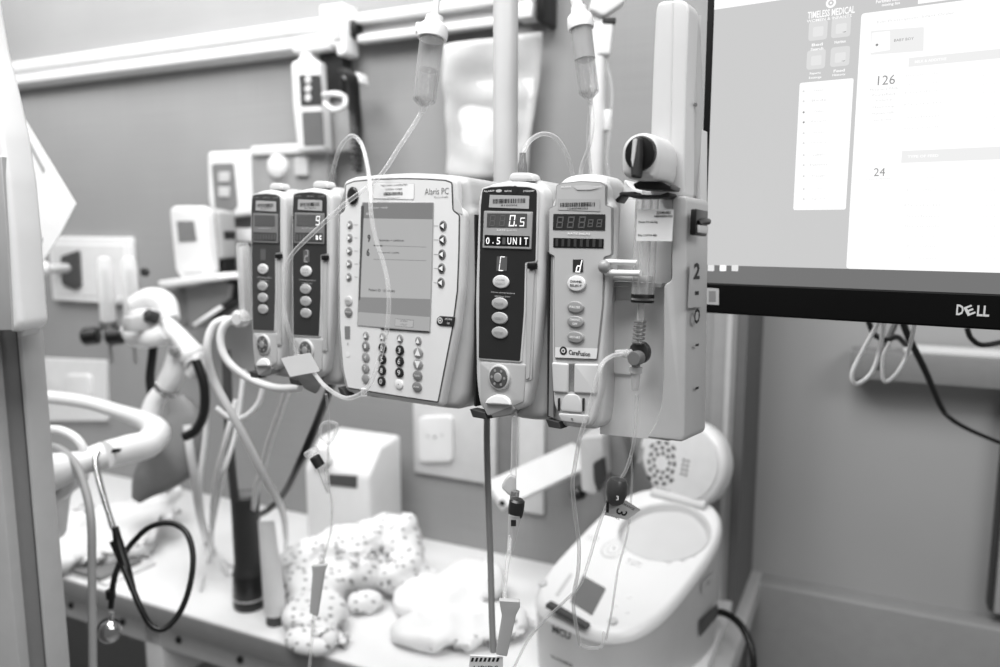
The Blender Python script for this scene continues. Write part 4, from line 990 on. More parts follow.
for q_, n_ in (((594, 538), 4), ((634, 562), 5)):
    x, y = tp(*q_)
    for k in range(n_):
        for r_ in range(2): on_top(b, rect(x-.012+k*.006, x-.0085+k*.006, y-r_*.007, y-r_*.007+.002), .0008, mid if (k+r_) % 3 == 0 else midL)
b.build('printed_marks', root)
# front lettering and slot
def front(px_, py_, yy=-WY):
    return f.uv(px_, py_, yy)
b = MB(); o_ = f.Q([(547, 603), (586, 626), (586, 630), (546, 607)], -WY - .001); b.slab(o_, -WY - .003, -WY + .01, mat('slot_dark', 70, .5)); b.build('front_slot', root)
x, z = f.uv(562, 632, -WY-.003); MB().text('MCU', x, z, .013, -WY-.005, mat('letter_dark', 50, .5), w=.036, bold=.04).build('front_lettering', root)
x, z = f.uv(562, 661, -WY-.003); MB().text('WARMER', x, z, .006, -WY-.0035, mat('letter_dark', 70, .5), w=.045, bold=.02).build('front_lettering', root)
# right side labels
def sd(px_, py_):
    d = ray(px_, py_); n = f.X; o_ = f.w(WX + .001, 0, 0); t = (o_ - CO).dot(n)/d.dot(n); l = f.loc(CO + d*t); return (WX + .001, l.y, l.z)
b = MB(); q_ = [sd(*p_) for p_ in ((699, 620), (717, 603), (717, 616), (699, 637))]; b.add([(x_+.0015, y, z) for x_, y, z in q_], [[0, 1, 2, 3]], mat('rating_label', 75, .4))
for k in range(4):
    a_, c_ = Vector(q_[0]).lerp(Vector(q_[3]), .2+.18*k), Vector(q_[1]).lerp(Vector(q_[2]), .2+.18*k); a2, c2 = a_.lerp(c_, .1), a_.lerp(c_, .85)
    b.add([(a2.x+.002, a2.y, a2.z), (c2.x+.002, c2.y, c2.z), (c2.x+.002, c2.y, c2.z-.0012), (a2.x+.002, a2.y, a2.z-.0012)], [[0, 1, 2, 3]], mid)
b.build('rating_label', root)
b = MB(); q_ = [sd(*p_) for p_ in ((701, 582), (714, 571), (714, 582), (701, 594))]; b.add([(x_+.0015, y, z) for x_, y, z in q_], [[0, 1, 2, 3]], midL)
c_ = Vector(q_[0]).lerp(Vector(q_[2]), .5); b.text('UL', 0, c_.z, .008, c_.y, mid, w=.012, ux=WX+.003); b.build('approval_mark', root)
# lid standing open
hz = ztop_(0, WY) ; fl_ = Fr(f.w(-.016, WY*.86, hz - .006), 48, 14)
lid = MB(); o_ = rpoly([(-.03, -.004), (.05, -.004), (.074, .018), (.086, .05), (.086, .08), (.072, .112), (.045, .132), (.005, .14), (-.04, .132), (-.07, .108), (-.080, .07), (-.064, .034)], .03, 6); o_ = [(x*1.17, z*1.10) for x, z in o_]
lid.slab(o_, .0, .045, wt, .016, 5)
lo = fl_
lm = lid.build('lid', root); lm.matrix_world = fl_.M()
lm.matrix_parent_inverse = Matrix.Identity(4); lm.matrix_local = f.M().inverted() @ fl_.M()
b = MB(); cx_, cz_ = fl_.uv(662, 463, -.001)
b.slab(inset(o_, .010), -.002, .006, mat('lid_inner', 205, .35), .003)
dk = mat('lid_print_dark', 34, .5)
for ring, (r0, r1, nseg) in enumerate(((.0150, .0215, 18), (.0255, .0320, 24), (.0360, .042, 28))):
    for k in range(nseg):
        if k % 2: continue
        if ring == 2 and not (2 < k < 12 or 16 < k < 25): continue
        a0, a1 = 2*math.pi*k/nseg, 2*math.pi*(k+1.15)/nseg
        b.flat([(cx_+r0*math.cos(a0), cz_+r0*math.sin(a0)), (cx_+r1*math.cos(a0), cz_+r1*math.sin(a0)), (cx_+r1*math.cos(a1), cz_+r1*math.sin(a1)), (cx_+r0*math.cos(a1), cz_+r0*math.sin(a1))], -.0025, dk)
for k in range(2):
    for j in range(4): b.flat(rect(cx_+.044+k*.009, cx_+.050+k*.009, cz_-.012+j*.0085, cz_-.007+j*.0085), -.0025, mid)
b.flat(rect(cx_-.055, cx_-.045, cz_-.012, cz_+.02), -.0025, btnG)
b.text('WARMING', cx_+.012, cz_-.048, .006, -.0025, mid, w=.036, bold=.02)
lp = b.build('lid_liner', lm)
MB().tube([(-.05, WY*.86, hz-.006), (.06, WY*.86, hz-.006)], .011, wb, smooth=False).build('hinge', root)
cable('power_cable', 'black power cord behind the milk warmer', 'cable', [(712, 612, 1.44), (724, 613, 1.40), (738, 622, 1.36), (748, 638, 1.33), (753, 658, 1.31), (754, 700, 1.30)], .0062, black)

# ================================================================= drip chambers and infusion lines
def drip(name, label, top, bot, D, frost_top, r_, capm):
    """chamber from image point top to bot at distance D"""
    fr = Fr(P(*bot, D)); root = thing(name, label, 'drip chamber', fr)
    a = Vector((0, 0, 0)); t = fr.loc(P(*top, D)); ax = t - a; L = ax.length
    MB().lathe([(r_*.45, -.004), (r_*.95, .001), (r_, .003), (r_*1.02, L)], a, ax, clear('chamber_clear', 190, .10, .05), 26).build('chamber', root)
    MB().lathe([(r_*.35, -.003), (r_*.86, .003), (r_*.88, L*.5)], a, ax, fluid, 22).build('fluid', root)
    MB().lathe([(r_*1.03, L*.52 if frost_top else L*.96), (r_*1.04, L)], a, ax, clear('frosted', 170, .5, .4), 24).build('collar', root)
    MB().lathe([(r_*1.25, L - .001), (r_*1.32, L + .004), (r_*1.2, L + .012), (r_*.8, L + .016), (r_*.75, L + .022), (r_*.4, L + .023)], a, ax, capm, 26).build('cap', root)
    MB().lathe([(r_*.2, -.011), (r_*.32, -.006), (r_*.6, 0)], a, ax, plast, 18).build('outlet', root)
    return root, fr, a, ax.normalized(), L
r1, f1, a1, x1_, L1 = drip('drip_chamber', 'clear drip chamber half full hanging above the programming unit', (432, 38), (424, 102), .80, False, .0122, white)
MB().tube([f1.p(433, 28, .80), f1.p(435.5, 12, .80), f1.p(438, -8, .80)], .0034, white).build('upper_tube', r1)
MB().slab(rpoly([(-.006, 0), (.006, 0), (.004, .010), (-.005, .010)], .002), -.004, .004, white, .001).build('side_vent', r1).location = f1.p(421, 33, .80)
r2, f2, a2, x2_, L2 = drip('drip_chamber', 'clear drip chamber with frosted upper half near the thin pole', (581, 28), (589, 94), .80, True, .0105, white)
MB().tube([f2.p(580, 12, .80), f2.p(577, 4, .80), f2.p(574, -10, .80)], .006, white).build('upper_tube', r2)

def line_(name, label, cat='infusion tubing', root_at=None):
    return thing(name, label, cat, Fr(P(*root_at)))
# 1: from first chamber across the programming unit to the label
root = line_('infusion_line', 'clear tube slanting from the half full drip chamber across the screen unit to second pump', root_at=(300, 362, .84)); f = Fr(root.matrix_world.translation)
MB().tube([f.p(*q) for q in ((423.5, 106, .80), (418, 118, .80), (400, 146, .795), (378, 178, .79), (345, 204, .79), (315, 231, .80), (291, 256, .81), (284, 278, .82), (284, 305, .83), (289, 332, .83), (296, 352, .84), (302, 362, .84))], .0023, tubing, n=10).build('tube', root)
MB().slab(rpoly([(-.019, .004), (.012, .010), (.022, -.010), (-.010, -.016)], .001), -.0006, .0006, mat('tag_pale', 216, .5)).build('paper_tag', root).location = f.p(299, 362, .825)
b = MB(); 
for k in range(3): b.flat(rect(-.010, .008, .001-k*.004, .002-k*.004), -.0010, midL)
tg = root.children[-1] if root.children else None
MB().slab(rpoly([(-.014, 0), (.006, .004), (.016, -.012), (.010, -.022), (-.002, -.016)], .003), -.004, .008, clear('clamp_smoke', 110, .75), .001).build('roller_clamp', root).location = f.p(307, 374, .845)
# 2: loop from the second module top down across the screen
root = line_('infusion_line', 'clear tube looping from second pump top down across the screen to keypad', root_at=(306, 366, .85)); f = Fr(root.matrix_world.translation)
MB().tube([f.p(*q) for q in ((332, 186, .89), (334, 168, .885), (340, 148, .87), (351, 136, .85), (361, 143, .84), (367, 164, .81), (370.5, 190, .785), (371, 212, .775), (376, 240, .77), (384, 265, .765), (388.5, 290, .76), (388, 322, .76), (382, 350, .765), (372, 380, .77), (362, 393, .775), (345, 398, .79), (326, 387, .81), (314, 373, .835))], .0023, tubing, n=10).build('tube', root)
MB().lathe([(.004, 0), (.0046, .010), (.003, .014), (.003, .022)], f.p(332, 184, .89), (0.1, 0, 1), plastD, 16).build('connector', root)
MB().box(-.003, .003, -.003, .003, -.004, .004, plast, .001).build('joint', root).location = f.p(364, 392, .772)
# 3: loop over the C module
root = line_('infusion_line', 'clear tube arching from the 0.5 pump top over to the syringe module', root_at=(572, 186, .80)); f = Fr(root.matrix_world.translation)
MB().tube([f.p(*q) for q in ((522, 170, .75), (523, 156, .755), (529, 142, .76), (542, 134, .77), (556, 138, .78), (566, 153, .79), (572, 172, .80), (574, 190, .80))], .0023, tubing, n=10).build('tube', root)
MB().lathe([(.0042, 0), (.0046, .008), (.0032, .013), (.0030, .020)], f.p(522.5, 174, .75), (0, 0, 1), plastD, 16).build('connector', root)
# 4: second chamber's tube
root = line_('infusion_line', 'clear tube dropping from frosted drip chamber behind the syringe module', root_at=(578, 186, .82)); f = Fr(root.matrix_world.translation)
MB().tube([f.p(*q) for q in ((590, 98, .80), (592, 112, .80), (592, 130, .80), (588, 150, .81), (582, 166, .82), (579, 186, .82))], .0022, tubing, n=10).build('tube', root)
MB().tube([f.p(*q) for q in ((591, 100, .80), (589, 118, .81), (588, 140, .82), (590, 165, .83), (592, 186, .84))], .0018, tubing, n=8).build('branch_tube', root)
# 5: below the C module
root = line_('infusion_line', 'clear tube below the 0.5 pump with black port and grey slide clamp', root_at=(497, 650, .70)); f = Fr(root.matrix_world.translation)
MB().tube([f.p(*q) for q in ((514, 404, .735), (514.5, 430, .73), (514, 455, .73), (513.5, 478, .73))], .0029, tubing, n=10).build('upper_tube', root)
MB().slab(rpoly([(-.006, .008), (-.002, .012), (.004, .010), (.004, -.008), (-.002, -.008), (-.010, .0)], .002), -.003, .003, clear('wing_grey', 190, .6), .001).build('wing_connector', root).location = f.p(512, 487, .73)
MB().lathe([(.0035, -.012), (.0042, 0), (.0042, .006)], f.p(514.5, 497, .73), (.1, 0, 1), plastD, 14).build('neck', root)
b = MB().lathe([(.0068, -.014), (.0076, -.008), (.0074, .001), (.0055, .003)], f.p(517, 502, .73), (.12, 0, 1), mat('port_black', 40, .35), 22); b.build('black_port', root)
MB().lathe([(.0028, -.036), (.0042, -.022), (.0062, -.004), (.0062, 0)], f.p(515, 514, .73), (.12, 0, 1), clear('port_clear3', 210, .4), 20).build('tapered_port', root)
MB().slab(rpoly(rect(-.0024, .0024, -.0028, .0028), .0005), -.001, .001, ink).build('port_mark', root).location = f.p(513.5, 523, .722)
MB().tube([f.p(*q) for q in ((510, 536, .73), (509, 552, .72), (507, 565, .715), (505, 585, .71), (504.5, 602, .70))], .0020, tubing, n=10).build('lower_tube', root)
cl = mat('slide_clamp_grey', 170, .45)
MB().slab(rpoly(f.Q([(499, 599), (520, 600), (520, 606), (516, 614), (507, 655), (496, 653), (502, 615)], 0), .001), -.003, .003, cl, .001).build('slide_clamp', root).location = (0, 0, 0)
b = MB(); b.slab(f.Q([(470, 655), (503, 657), (503, 680), (468, 680)]), -.0008, .0008, mat('tag_pale', 216, .5))
for k in range(7): b.flat(f.Q([(472+k*4.2, 657), (474.4+k*4.2, 657), (473+k*4.2, 661), (470.6+k*4.2, 661)]), -.0012, ink)
b.text('LIPIDS', *f.uv(486, 668), .006, -.0012, ink, w=.022); b.build('line_label', root)
# 6: from the stopcock side port down over the warmer
root = line_('infusion_line', 'clear tube curving from the stopcock side port down over the warmer panel', root_at=(582, 644, .80)); f = Fr(root.matrix_world.translation)
MB().tube([f.p(*q) for q in ((622, 354, .655), (612, 356, .645), (603, 363, .63), (597, 378, .625), (590, 405, .63), (580, 438, .64), (575, 465, .66), (572.5, 485, .67), (575, 512, .69), (579, 545, .71), (578, 572, .73), (574, 592, .75), (574, 612, .77), (580, 645, .80))], .00185, tubing, n=10).build('tube', root)
MB().tube([f.p(*q) for q in ((580, 645, .80), (590, 648, .80), (602, 646, .80), (604, 632, .80))], .0018, tubing, n=8).build('tail', root)
# 7: lower line with the dark port and tag
root = line_('infusion_line', 'thin tube through a dark oval port and printed tag, crossing the milk warmer', root_at=(512, 670, .80)); f = Fr(root.matrix_world.translation)
MB().tube([f.p(*q) for q in ((637, 395, .66), (636, 420, .665), (634, 440, .67), (631, 455, .675), (626, 470, .68), (620, 480, .685))], .0016, tubing, n=8).build('upper_tube', root)
MB().tube([f.p(*q) for q in ((610, 498, .69), (604, 512, .69), (597, 532, .70), (589, 560, .71), (580, 585, .72), (566, 600, .74), (548, 617, .76), (528, 640, .78), (512, 672, .80))], .0014, tubing, n=8).build('lower_tube', root)
pm = mat('port_charcoal', 58, .3)
MB().lathe([(.0035, -.0135), (.0078, -.010), (.0096, -.002), (.0092, .006), (.0070, .0105), (.003, .012)], f.p(616.5, 490.5, .685), (.12, 0, 1), pm, 22).build('oval_port', root)
MB().text('3', 0, 0, .0042, 0, inkW, bold=.02).build('port_number', root).location = f.p(617.5, 498, .6745)
b = MB(); T_ = [f.p(*q) for q in ((610, 503, .690), (626, 500.5, .688), (641, 510, .70), (627, 520, .700), (604, 515, .694))]
b.add(T_ + [p + Vector((0, .0008, .0)) for p in T_], [[0, 1, 2, 3, 4], [5, 6, 7, 8, 9]] + [[i, (i+1) % 5, 5+(i+1) % 5, 5+i] for i in range(5)], mat('tag_grey', 196, .5)); b.build('printed_tag', root)
ft = Fr(P(622, 511, .688), 0)
tb = MB(); tb.text('ORANGE', .005, .0055, .0022, -.0035, ink, w=.012, rot=-.5, bold=.02); tb.text('3', -.001, .0, .010, -.0035, ink, rot=-1.9, bold=.01); tb.text('LUER', -.006, -.005, .0014, -.0035, ink, w=.008, rot=-.45)
o = tb.build('tag_print', root); o.location = ft.O - f.O
MB().tube([f.p(*q) for q in ((631, 456, .69), (632, 480, .70), (628, 530, .72), (618, 570, .74), (612, 610, .76), (606, 640, .78))], .0011, tubing, n=8).build('thin_tube', root)
MB().box(-.0012, .0012, -.001, .001, -.006, .006, ink, .0003).build('dark_band', root).location = f.p(607.5, 506, .688)
# 8: left thin line
root = line_('infusion_line', 'thin tube hanging left of the carton with black port and slide clamp', root_at=(312, 667, .95)); f = Fr(root.matrix_world.translation)
MB().tube([f.p(*q) for q in ((326, 394, .86), (328, 410, .87), (329, 430, .88), (328, 460, .89), (329, 485, .90), (332, 505, .91), (331, 530, .92), (326, 550, .93), (322, 566, .94))], .0014, tubing, n=8).build('upper_tube', root)
b = MB(); pts_ = [f.p(*q) for q in ((328, 444, .88), (321, 436, .88), (321, 426, .88), (328, 422, .88), (337, 425, .88), (333, 438, .88), (328, 444, .88))]
b.tube(pts_, .0018, plast, n=8); b.build('pinch_clip', root)
MB().lathe([(.0062, 0), (.0062, .012), (.005, .013)], f.p(320, 466, .89), (-.55, 0, 1), ink, 16).build('black_port', root)
b = MB().lathe([(.008, 0), (.009, .004), (.008, .007)], f.p(313, 455, .89), (-.55, 0, 1), plast, 20); b.build('port_cap', root)
MB().tube([f.p(320, 467, .89), f.p(324, 480, .89), f.p(328, 492, .90)], [.0045, .0032, .002], plast).build('port_stem', root)
MB().slab(rpoly(f.Q([(312, 565), (328, 564), (325, 572), (318, 616), (310, 612), (313, 572)]), .0015), -.003, .003, cl, .001).build('slide_clamp', root)
MB().tube([f.p(*q) for q in ((314, 614, .95), (312, 640, .95), (309, 672, .95))], .0018, tubing, n=8).build('lower_tube', root)
# grey cable below stack
cable('grey_cable', 'dark grey cable hanging straight between trunking and grey slide clamp', 'cable', [(487, 412, .86), (487, 450, .86), (488.5, 500, .86), (490.5, 560, .86), (492, 620, .86), (493.5, 652, .86)], .0036, mat('cable_mid', 138, .5))

# ================================================================= hoses on the left
G = 'pale ventilator hoses left of the pumps'
def gd(px_, py_): return (px_, py_, (ground(px_, py_, DZ + .006) - CO).dot(Vector((0, cp, -sp))))
hz = [
 ('pale hose dropping from clip at leftmost pump then slanting right to the black tube', [(238, 322, 1.12), (224, 320, 1.12), (212, 328, 1.12), (207, 350, 1.12), (214, 380, 1.14), (232, 414, 1.15), (250, 448, 1.17), (266, 480, 1.2), (278, 500, 1.26), (285, 522, 1.42), gd(286, 548), gd(283, 580)], .0058),
 ('pale hose bending under the leftmost pump toward its lower edge', [(244, 316, 1.10), (230, 320, 1.10), (221, 332, 1.10), (222, 350, 1.10), (232, 366, 1.10), (252, 380, 1.10), (276, 388, 1.08), (300, 388, 1.06)], .0055),
 ('pale hose running from under the second pump down past the cloth', [(288, 388, 1.12), (280, 412, 1.2), (270, 440, 1.25), (262, 470, 1.3), (256, 490, 1.35), (253, 515, 1.52), gd(252, 535)], .0050),
 ('pale hose looping low from the curved bundle up beside the leftmost pump', [(263, 388, 1.2), (258, 404, 1.2), (246, 416, 1.2), (232, 419, 1.2), (216, 408, 1.2)], .0042),
 ('pale hose hanging straight below the elbow on the left', [(187, 425, 1.4), (190, 450, 1.4), (195, 480, 1.42), (200, 515, 1.5), gd(206, 540)], .0075),
 ('thin pale hose hanging right of the straight one', [(206, 380, 1.4), (206, 430, 1.4), (200, 480, 1.4), (203, 520, 1.5), gd(213, 552), gd(228, 574)], .0048),
 ('thin pale hose curving behind the flashlight', [(236, 400, 1.3), (226, 440, 1.3), (216, 480, 1.35), (212, 520, 1.45), gd(214, 550), gd(232, 566)], .0048),
 ('pale hose hanging right of the dark hose', [(244, 370, 1.35), (236, 430, 1.35), (222, 480, 1.35), (213, 525, 1.48), gd(209, 560), gd(200, 590)], .0040)]
for lb, pts, r in hz: cable('ventilator_hose', lb, 'hose', pts, r, hose, G, 12)
cable('black_tube', 'thick black tube slanting down left from the second pump to the flashlight', 'tube', [(338, 366, .99), (331, 386, 1.04), (316, 425, 1.12), (300, 462, 1.16), (284, 494, 1.30), (268, 510, 1.48), (250, 520, 1.62), gd(240, 532)], .0060, black)
cable('black_hose', 'short black hose hanging above the white elbow fitting', 'hose', [(154, 328, 1.5), (153, 350, 1.5), (150, 378, 1.5), (152, 395, 1.5)], .0085, black)
cable('black_hose', 'curved black hose hooking under the white elbow fitting', 'hose', [(196, 360, 1.35), (204, 385, 1.35), (204, 412, 1.35), (196, 430, 1.35), (184, 437, 1.35)], .0085, black)
cable('dark_hose', 'dark grey hose hanging behind the pale hoses', 'hose', [(226, 350, 1.4), (228, 400, 1.4), (230, 450, 1.4), (235, 500, 1.45)], .0085, mat('hose_dark', 62, .5))
root, f = (lambda fr: (thing('hose_clip', 'white round hose clip beside the leftmost pump', 'clip', fr), fr))(Fr(P(243, 318, 1.09), 20))
MB().lathe([(.010, 0), (.012, .004), (.012, .014), (.008, .018)], (0, .004, 0), (0, -1, 0), white, 20).build('body', root)
MB().box(-.004, .004, 0, .02, -.004, .1, midL, .003).build('stem', root)
root = thing('sample_tube', 'clear upright tube beside the leftmost pump', 'tube', Fr(P(246, 320, 1.05)))
MB().lathe([(.008, 0), (.0085, .10), (.006, .104)], (0, 0, 0), (0, 0, 1), plast, 18).build('tube', root)

# oxygen flowmeters
for (px_, lb) in ((109, 'clear tube flowmeter with black knob, left one on the gas panel'), (133, 'clear tube flowmeter with black knob, right one on the gas panel')):
    f = Fr(P(px_, 331, 1.75), 26); root = thing('oxygen_flowmeter', lb, 'flowmeter', f, 'flowmeters on the gas outlet panel')
    MB().lathe([(.016, .02), (.017, .03), (.017, .155), (.012, .165), (.004, .168)], (0, 0, 0), (0, 0, 1), clear('flow_tube', 235, .45), 22).build('outer_tube', root)
    MB().lathe([(.006, .015), (.0065, .14)], (0, 0, 0), (0, 0, 1), clear('flow_inner', 185, .55), 14).build('inner_tube', root)
    MB().lathe([(.012, 0), (.019, .004), (.019, .022), (.012, .026)], (0, 0, 0), (0, 0, 1), chrome, 22).build('base', root)
    MB().lathe([(.016, 0), (.020, .004), (.020, .030), (.014, .036)], (-.01, -.018, -.008), (-.75, -.55, -.1), black, 18).build('knob', root)
    MB().tube([(.0, 0, 0), (.0, 0, -.03), (.002, .0, -.075)], [.006, .004, .0035], metal).build('outlet_nozzle', root)
    MB().box(-.007, .007, 0, .07, .06, .075, white, .003).build('wall_stem', root)
root = thing('valve_assembly', 'white moulded breathing valve with elbow arm left of the pumps', 'valve', Fr(P(160, 345, 1.5), 26)); f = Fr(P(160, 345, 1.5), 26)
def lp(mb, a, b_, ra, rb_, m): return mb.tube([f.p(*a), f.p(*b_)], [ra, rb_], m, n=18, smooth=False)
b = MB(); b.box(f.p(130, 330, 1.5).x, f.p(166, 330, 1.5).x, -.03, .02, f.p(150, 346, 1.5).z, f.p(150, 308, 1.5).z, white, .012, 3)
b.tube([f.p(134, 306, 1.5), f.p(150, 299, 1.5), f.p(164, 304, 1.5), f.p(170, 320, 1.49)], [.018, .022, .024, .02], white, n=16)
b.tube([f.p(126, 328, 1.49), f.p(136, 338, 1.48), f.p(152, 338, 1.46), f.p(163, 332, 1.46)], [.014, .017, .018, .016], mat('valve_body_b', 222, .4), n=16)
b.box(f.p(136, 320, 1.46).x, f.p(152, 320, 1.46).x, -.075, -.02, f.p(150, 330, 1.46).z, f.p(150, 314, 1.46).z, midL, .006)
b.build('body', root)
b = MB(); b.tube([f.p(166, 322, 1.48), f.p(182, 340, 1.46), f.p(198, 362, 1.44)], [.013, .017, .023], white, n=18); b.build('elbow_arm', root)
b = MB(); b.lathe([(.0185, 0), (.021, .006), (.016, .010), (.015, .004)], f.p(197, 366, 1.41), (.45, -1, -.2), midL, 20); b.build('end_port', root)
b = MB(); b.tube([f.p(182, 352, 1.46), f.p(174, 372, 1.46), f.p(165, 388, 1.46)], [.024, .022, .02], mat('valve_clear', 205, .4), n=18); b.build('lower_body', root)
b = MB(); b.lathe([(.021, 0), (.0235, .003), (.0235, .008), (.020, .011)], f.p(168, 386, 1.46), (-.7, -.1, -.75), chrome, 24); b.build('chrome_ring', root)
b = MB(); b.tube([f.p(164, 390, 1.46), f.p(154, 402, 1.46), f.p(148, 425, 1.46)], [.017, .017, .020], white, n=16); b.build('outlet', root)
b = MB(); b.lathe([(.0245, 0), (.027, .004), (.027, .010), (.0245, .014)], f.p(196, 359, 1.445), (-.62, -.1, .78), midL, 22); b.build('arm_ring', root)
b = MB(); b.tube([f.p(205, 356, 1.41), f.p(190, 376, 1.41)], .011, mat('valve_grey', 170, .4)); b.build('cross_port', root)  # port in a light grey of its own
b = MB(); b.lathe([(.008, 0), (.01, .004), (.008, .012)], f.p(177, 351, 1.43), (0, -1, 0), mid, 16); b.build('screw_cap', root)
b = MB(); b.lathe([(.012, 0), (.012, .02), (.008, .024)], f.p(157, 318, 1.46), (-.3, -1, .4), rubber, 16); b.build('dark_plug', root)
b = MB(); b.tube([f.p(137, 298, 1.6), f.p(148, 306, 1.6), f.p(158, 300, 1.6), f.p(160, 288, 1.6)], .009, white); b.build('hose_hook', root)
b = MB(); b.lathe([(.008, 0), (.010, .004), (.008, .01)], f.p(147, 272, 1.62), (0, -1, 0), rubber, 14); b.build('gas_knob', root)
# grey breathing bag behind the handle
root = thing('breathing_bag', 'grey limp breathing bag hanging behind the curved handle end', 'breathing bag', Fr(P(165, 400, 1.45)));f = Fr(P(165, 400, 1.45))
b = MB(); b.tube([f.p(176, 398, 1.45), f.p(184, 420, 1.45), f.p(176, 455, 1.45), f.p(150, 480, 1.45), f.p(136, 500, 1.45)], [.02, .038, .050, .036, .010], mat('bag_grey', 128, .5, .06), n=20, flat=.5); b.build('bag', root)

# ================================================================= near-left warmer post and handle
f = Fr(P(13, 640, 1.0), 20); f = Fr((f.O.x, f.O.y, .0), 20)
root = thing('warmer_column', 'tall grey upright column at the left edge of the photo', 'column', f)
def cx(px_, y=0): return f.loc(P(px_, 500, 1.0) if 0 else (lambda d: CO + d*(((Vector((f.O.x, f.O.y, CO.z - .3)) - CO).dot(f.Y) + y)/d.dot(f.Y)))(ray(px_, 500))).x
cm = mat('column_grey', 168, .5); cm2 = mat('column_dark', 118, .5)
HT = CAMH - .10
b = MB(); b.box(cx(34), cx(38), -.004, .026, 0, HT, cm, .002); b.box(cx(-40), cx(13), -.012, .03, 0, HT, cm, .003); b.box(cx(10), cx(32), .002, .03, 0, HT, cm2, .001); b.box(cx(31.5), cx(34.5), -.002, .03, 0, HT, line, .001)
b.build('upright', root)
b = MB(); o_ = f.Q([(-60, -60), (-20, -60), (-8, 20), (-2, 52), (8, 90), (18, 135), (25, 180), (30, 230), (35, 300), (37, 322), (33, 330), (24, 330), (18, 260), (11, 180), (4, 105), (-60, 105)], -.03)
b.slab(rpoly(o_, .006), -.05, -.013, white, .006, 3); b.slab(f.Q([(-60, 157), (4, 157), (9, 230), (14, 330), (-60, 330)], -.05), -.053, -.04, cm, .001); b.build('side_cover', root)
b = MB(); b.slab(rpoly(f.Q([(24, 328), (33, 328), (31, 335), (25, 336)], -.03), .001), -.04, -.02, midL, .002); b.build('cover_foot', root)
# paper card tucked behind
root = thing('paper_card', 'white printed card tucked behind the white column cover', 'card', Fr(P(48, 190, 1.25), 10)); f = Fr(P(48, 190, 1.25), 10)
b = MB(); b.slab(f.Q([(10, 95), (20, 112), (76, 204), (60, 235), (42, 263), (24, 262), (10, 200)]), -.001, .001, mat('card_white', 238, .7)); b.build('card', root)
for q_ in ([(30, 140), (46, 170), (44, 174), (28, 144)], [(32, 215), (44, 240), (41, 246), (30, 225)]): MB().flat(f.Q(q_), -.0015, lblG).build('print', root)
# curved white handle
root = thing('curved_handle', 'thick white curved handle rail reaching from the column at left', 'handle', Fr(P(30, 420, 1.3))); f = Fr(P(30, 420, 1.3))
b = MB(); b.tube([f.p(*q) for q in ((10, 397, 1.45), (45, 397, 1.45), (85, 402, 1.45), (120, 412, 1.42), (145, 421, 1.36), (156, 432, 1.28), (147, 444, 1.22), (128, 449, 1.18), (105, 455, 1.14))], [.012, .012, .012, .013, .016, .0225, .0225, .0215, .020], white, n=20, k=8); b.build('rail', root)
b = MB(); b.tube([f.p(*q) for q in ((104, 455, 1.14), (80, 463, 1.12), (45, 474, 1.1), (20, 482, 1.1))], [.020, .018, .03, .05], white, n=18); b.build('arm', root)
b = MB(); b.slab(rpoly([(-.007, -.003), (.006, -.001), (.007, .003), (-.005, .003)], .001), -.002, .004, black, .001); o = b.build('slot', root); o.location = f.p(116, 451, 1.128)
b = MB(); b.slab(rpoly(f.Q([(20, 470), (70, 458), (82, 470), (76, 490), (60, 500), (55, 545), (20, 545)], -.14), .012), -.16, -.10, mat('hood_white', 225, .4), .012, 4); b.build('hood', root)
# grey tubes from the handle
cable('oxygen_tube', 'grey tube looping over and hanging down left of the stethoscope', 'tube', [(38, 446, 1.15), (58, 448, 1.12), (74, 462, 1.1), (84, 485, 1.08), (91, 520, 1.06), (92, 580, 1.06), (93, 680, 1.06)], [.0055]*7, mat('tube_grey', 150, .45))
cable('oxygen_tube', 'white tube arching above the grey hanging tube', 'tube', [(38, 429, 1.15), (60, 430, 1.14), (78, 440, 1.12), (86, 458, 1.12), (84, 480, 1.12)], .0060, hose)
# stethoscope
root = thing('stethoscope', 'black stethoscope hanging from the curved handle over worktop edge', 'stethoscope', Fr(P(110, 630, 1.08))); f = Fr(P(110, 630, 1.08))
b = MB(); b.tube([f.p(*q) for q in ((112, 541, 1.07), (117, 552, 1.07), (126, 572, 1.06), (138, 602, 1.05), (150, 624, 1.05), (164, 629, 1.05), (180, 612, 1.06), (190, 585, 1.07), (193, 555, 1.08), (186, 532, 1.09), (170, 523, 1.1), (150, 527, 1.1), (134, 541, 1.1), (122, 558, 1.09), (114, 580, 1.08), (111, 608, 1.08))], .0040, black, n=10, k=6); b.build('tubing', root)
b = MB(); b.tube([f.p(*q) for q in ((115, 527, 1.07), (119, 545, 1.07), (126, 568, 1.065), (133, 590, 1.06))], [.0045, .0065, .0065, .0045], black); b.build('yoke', root)
b = MB(); b.tube([f.p(*q) for q in ((113, 528, 1.07), (106, 505, 1.08), (99, 482, 1.09), (95, 462, 1.10), (98, 452, 1.11))], .0036, chrome); b.build('ear_tube', root)
b = MB(); b.tube([f.p(*q) for q in ((118, 541, 1.075), (108, 510, 1.09), (101, 485, 1.1), (96, 462, 1.11))], .0034, chrome); b.build('ear_tube', root)
b = MB(); b.lathe([(.0065, 0), (.0065, .012)], f.p(111, 598, 1.08), (0, 0, 1), black, 14); b.build('stem_sleeve', root)
b = MB(); b.lathe([(.0025, -.012), (.003, 0)], f.p(111, 612, 1.08), (0, 0, 1), chrome, 12); b.lathe([(.012, 0), (.0155, .003), (.0155, .006), (.010, .012), (.004, .013)], f.p(110, 631, 1.085), (.35, -1, .15), chrome, 26); b.lathe([(.004, 0), (.010, .004), (.0155, .010), (.0155, .013)], f.p(108, 631, 1.10), (-.35, 1, -.15), rubber, 26); b.build('chest_piece', root)

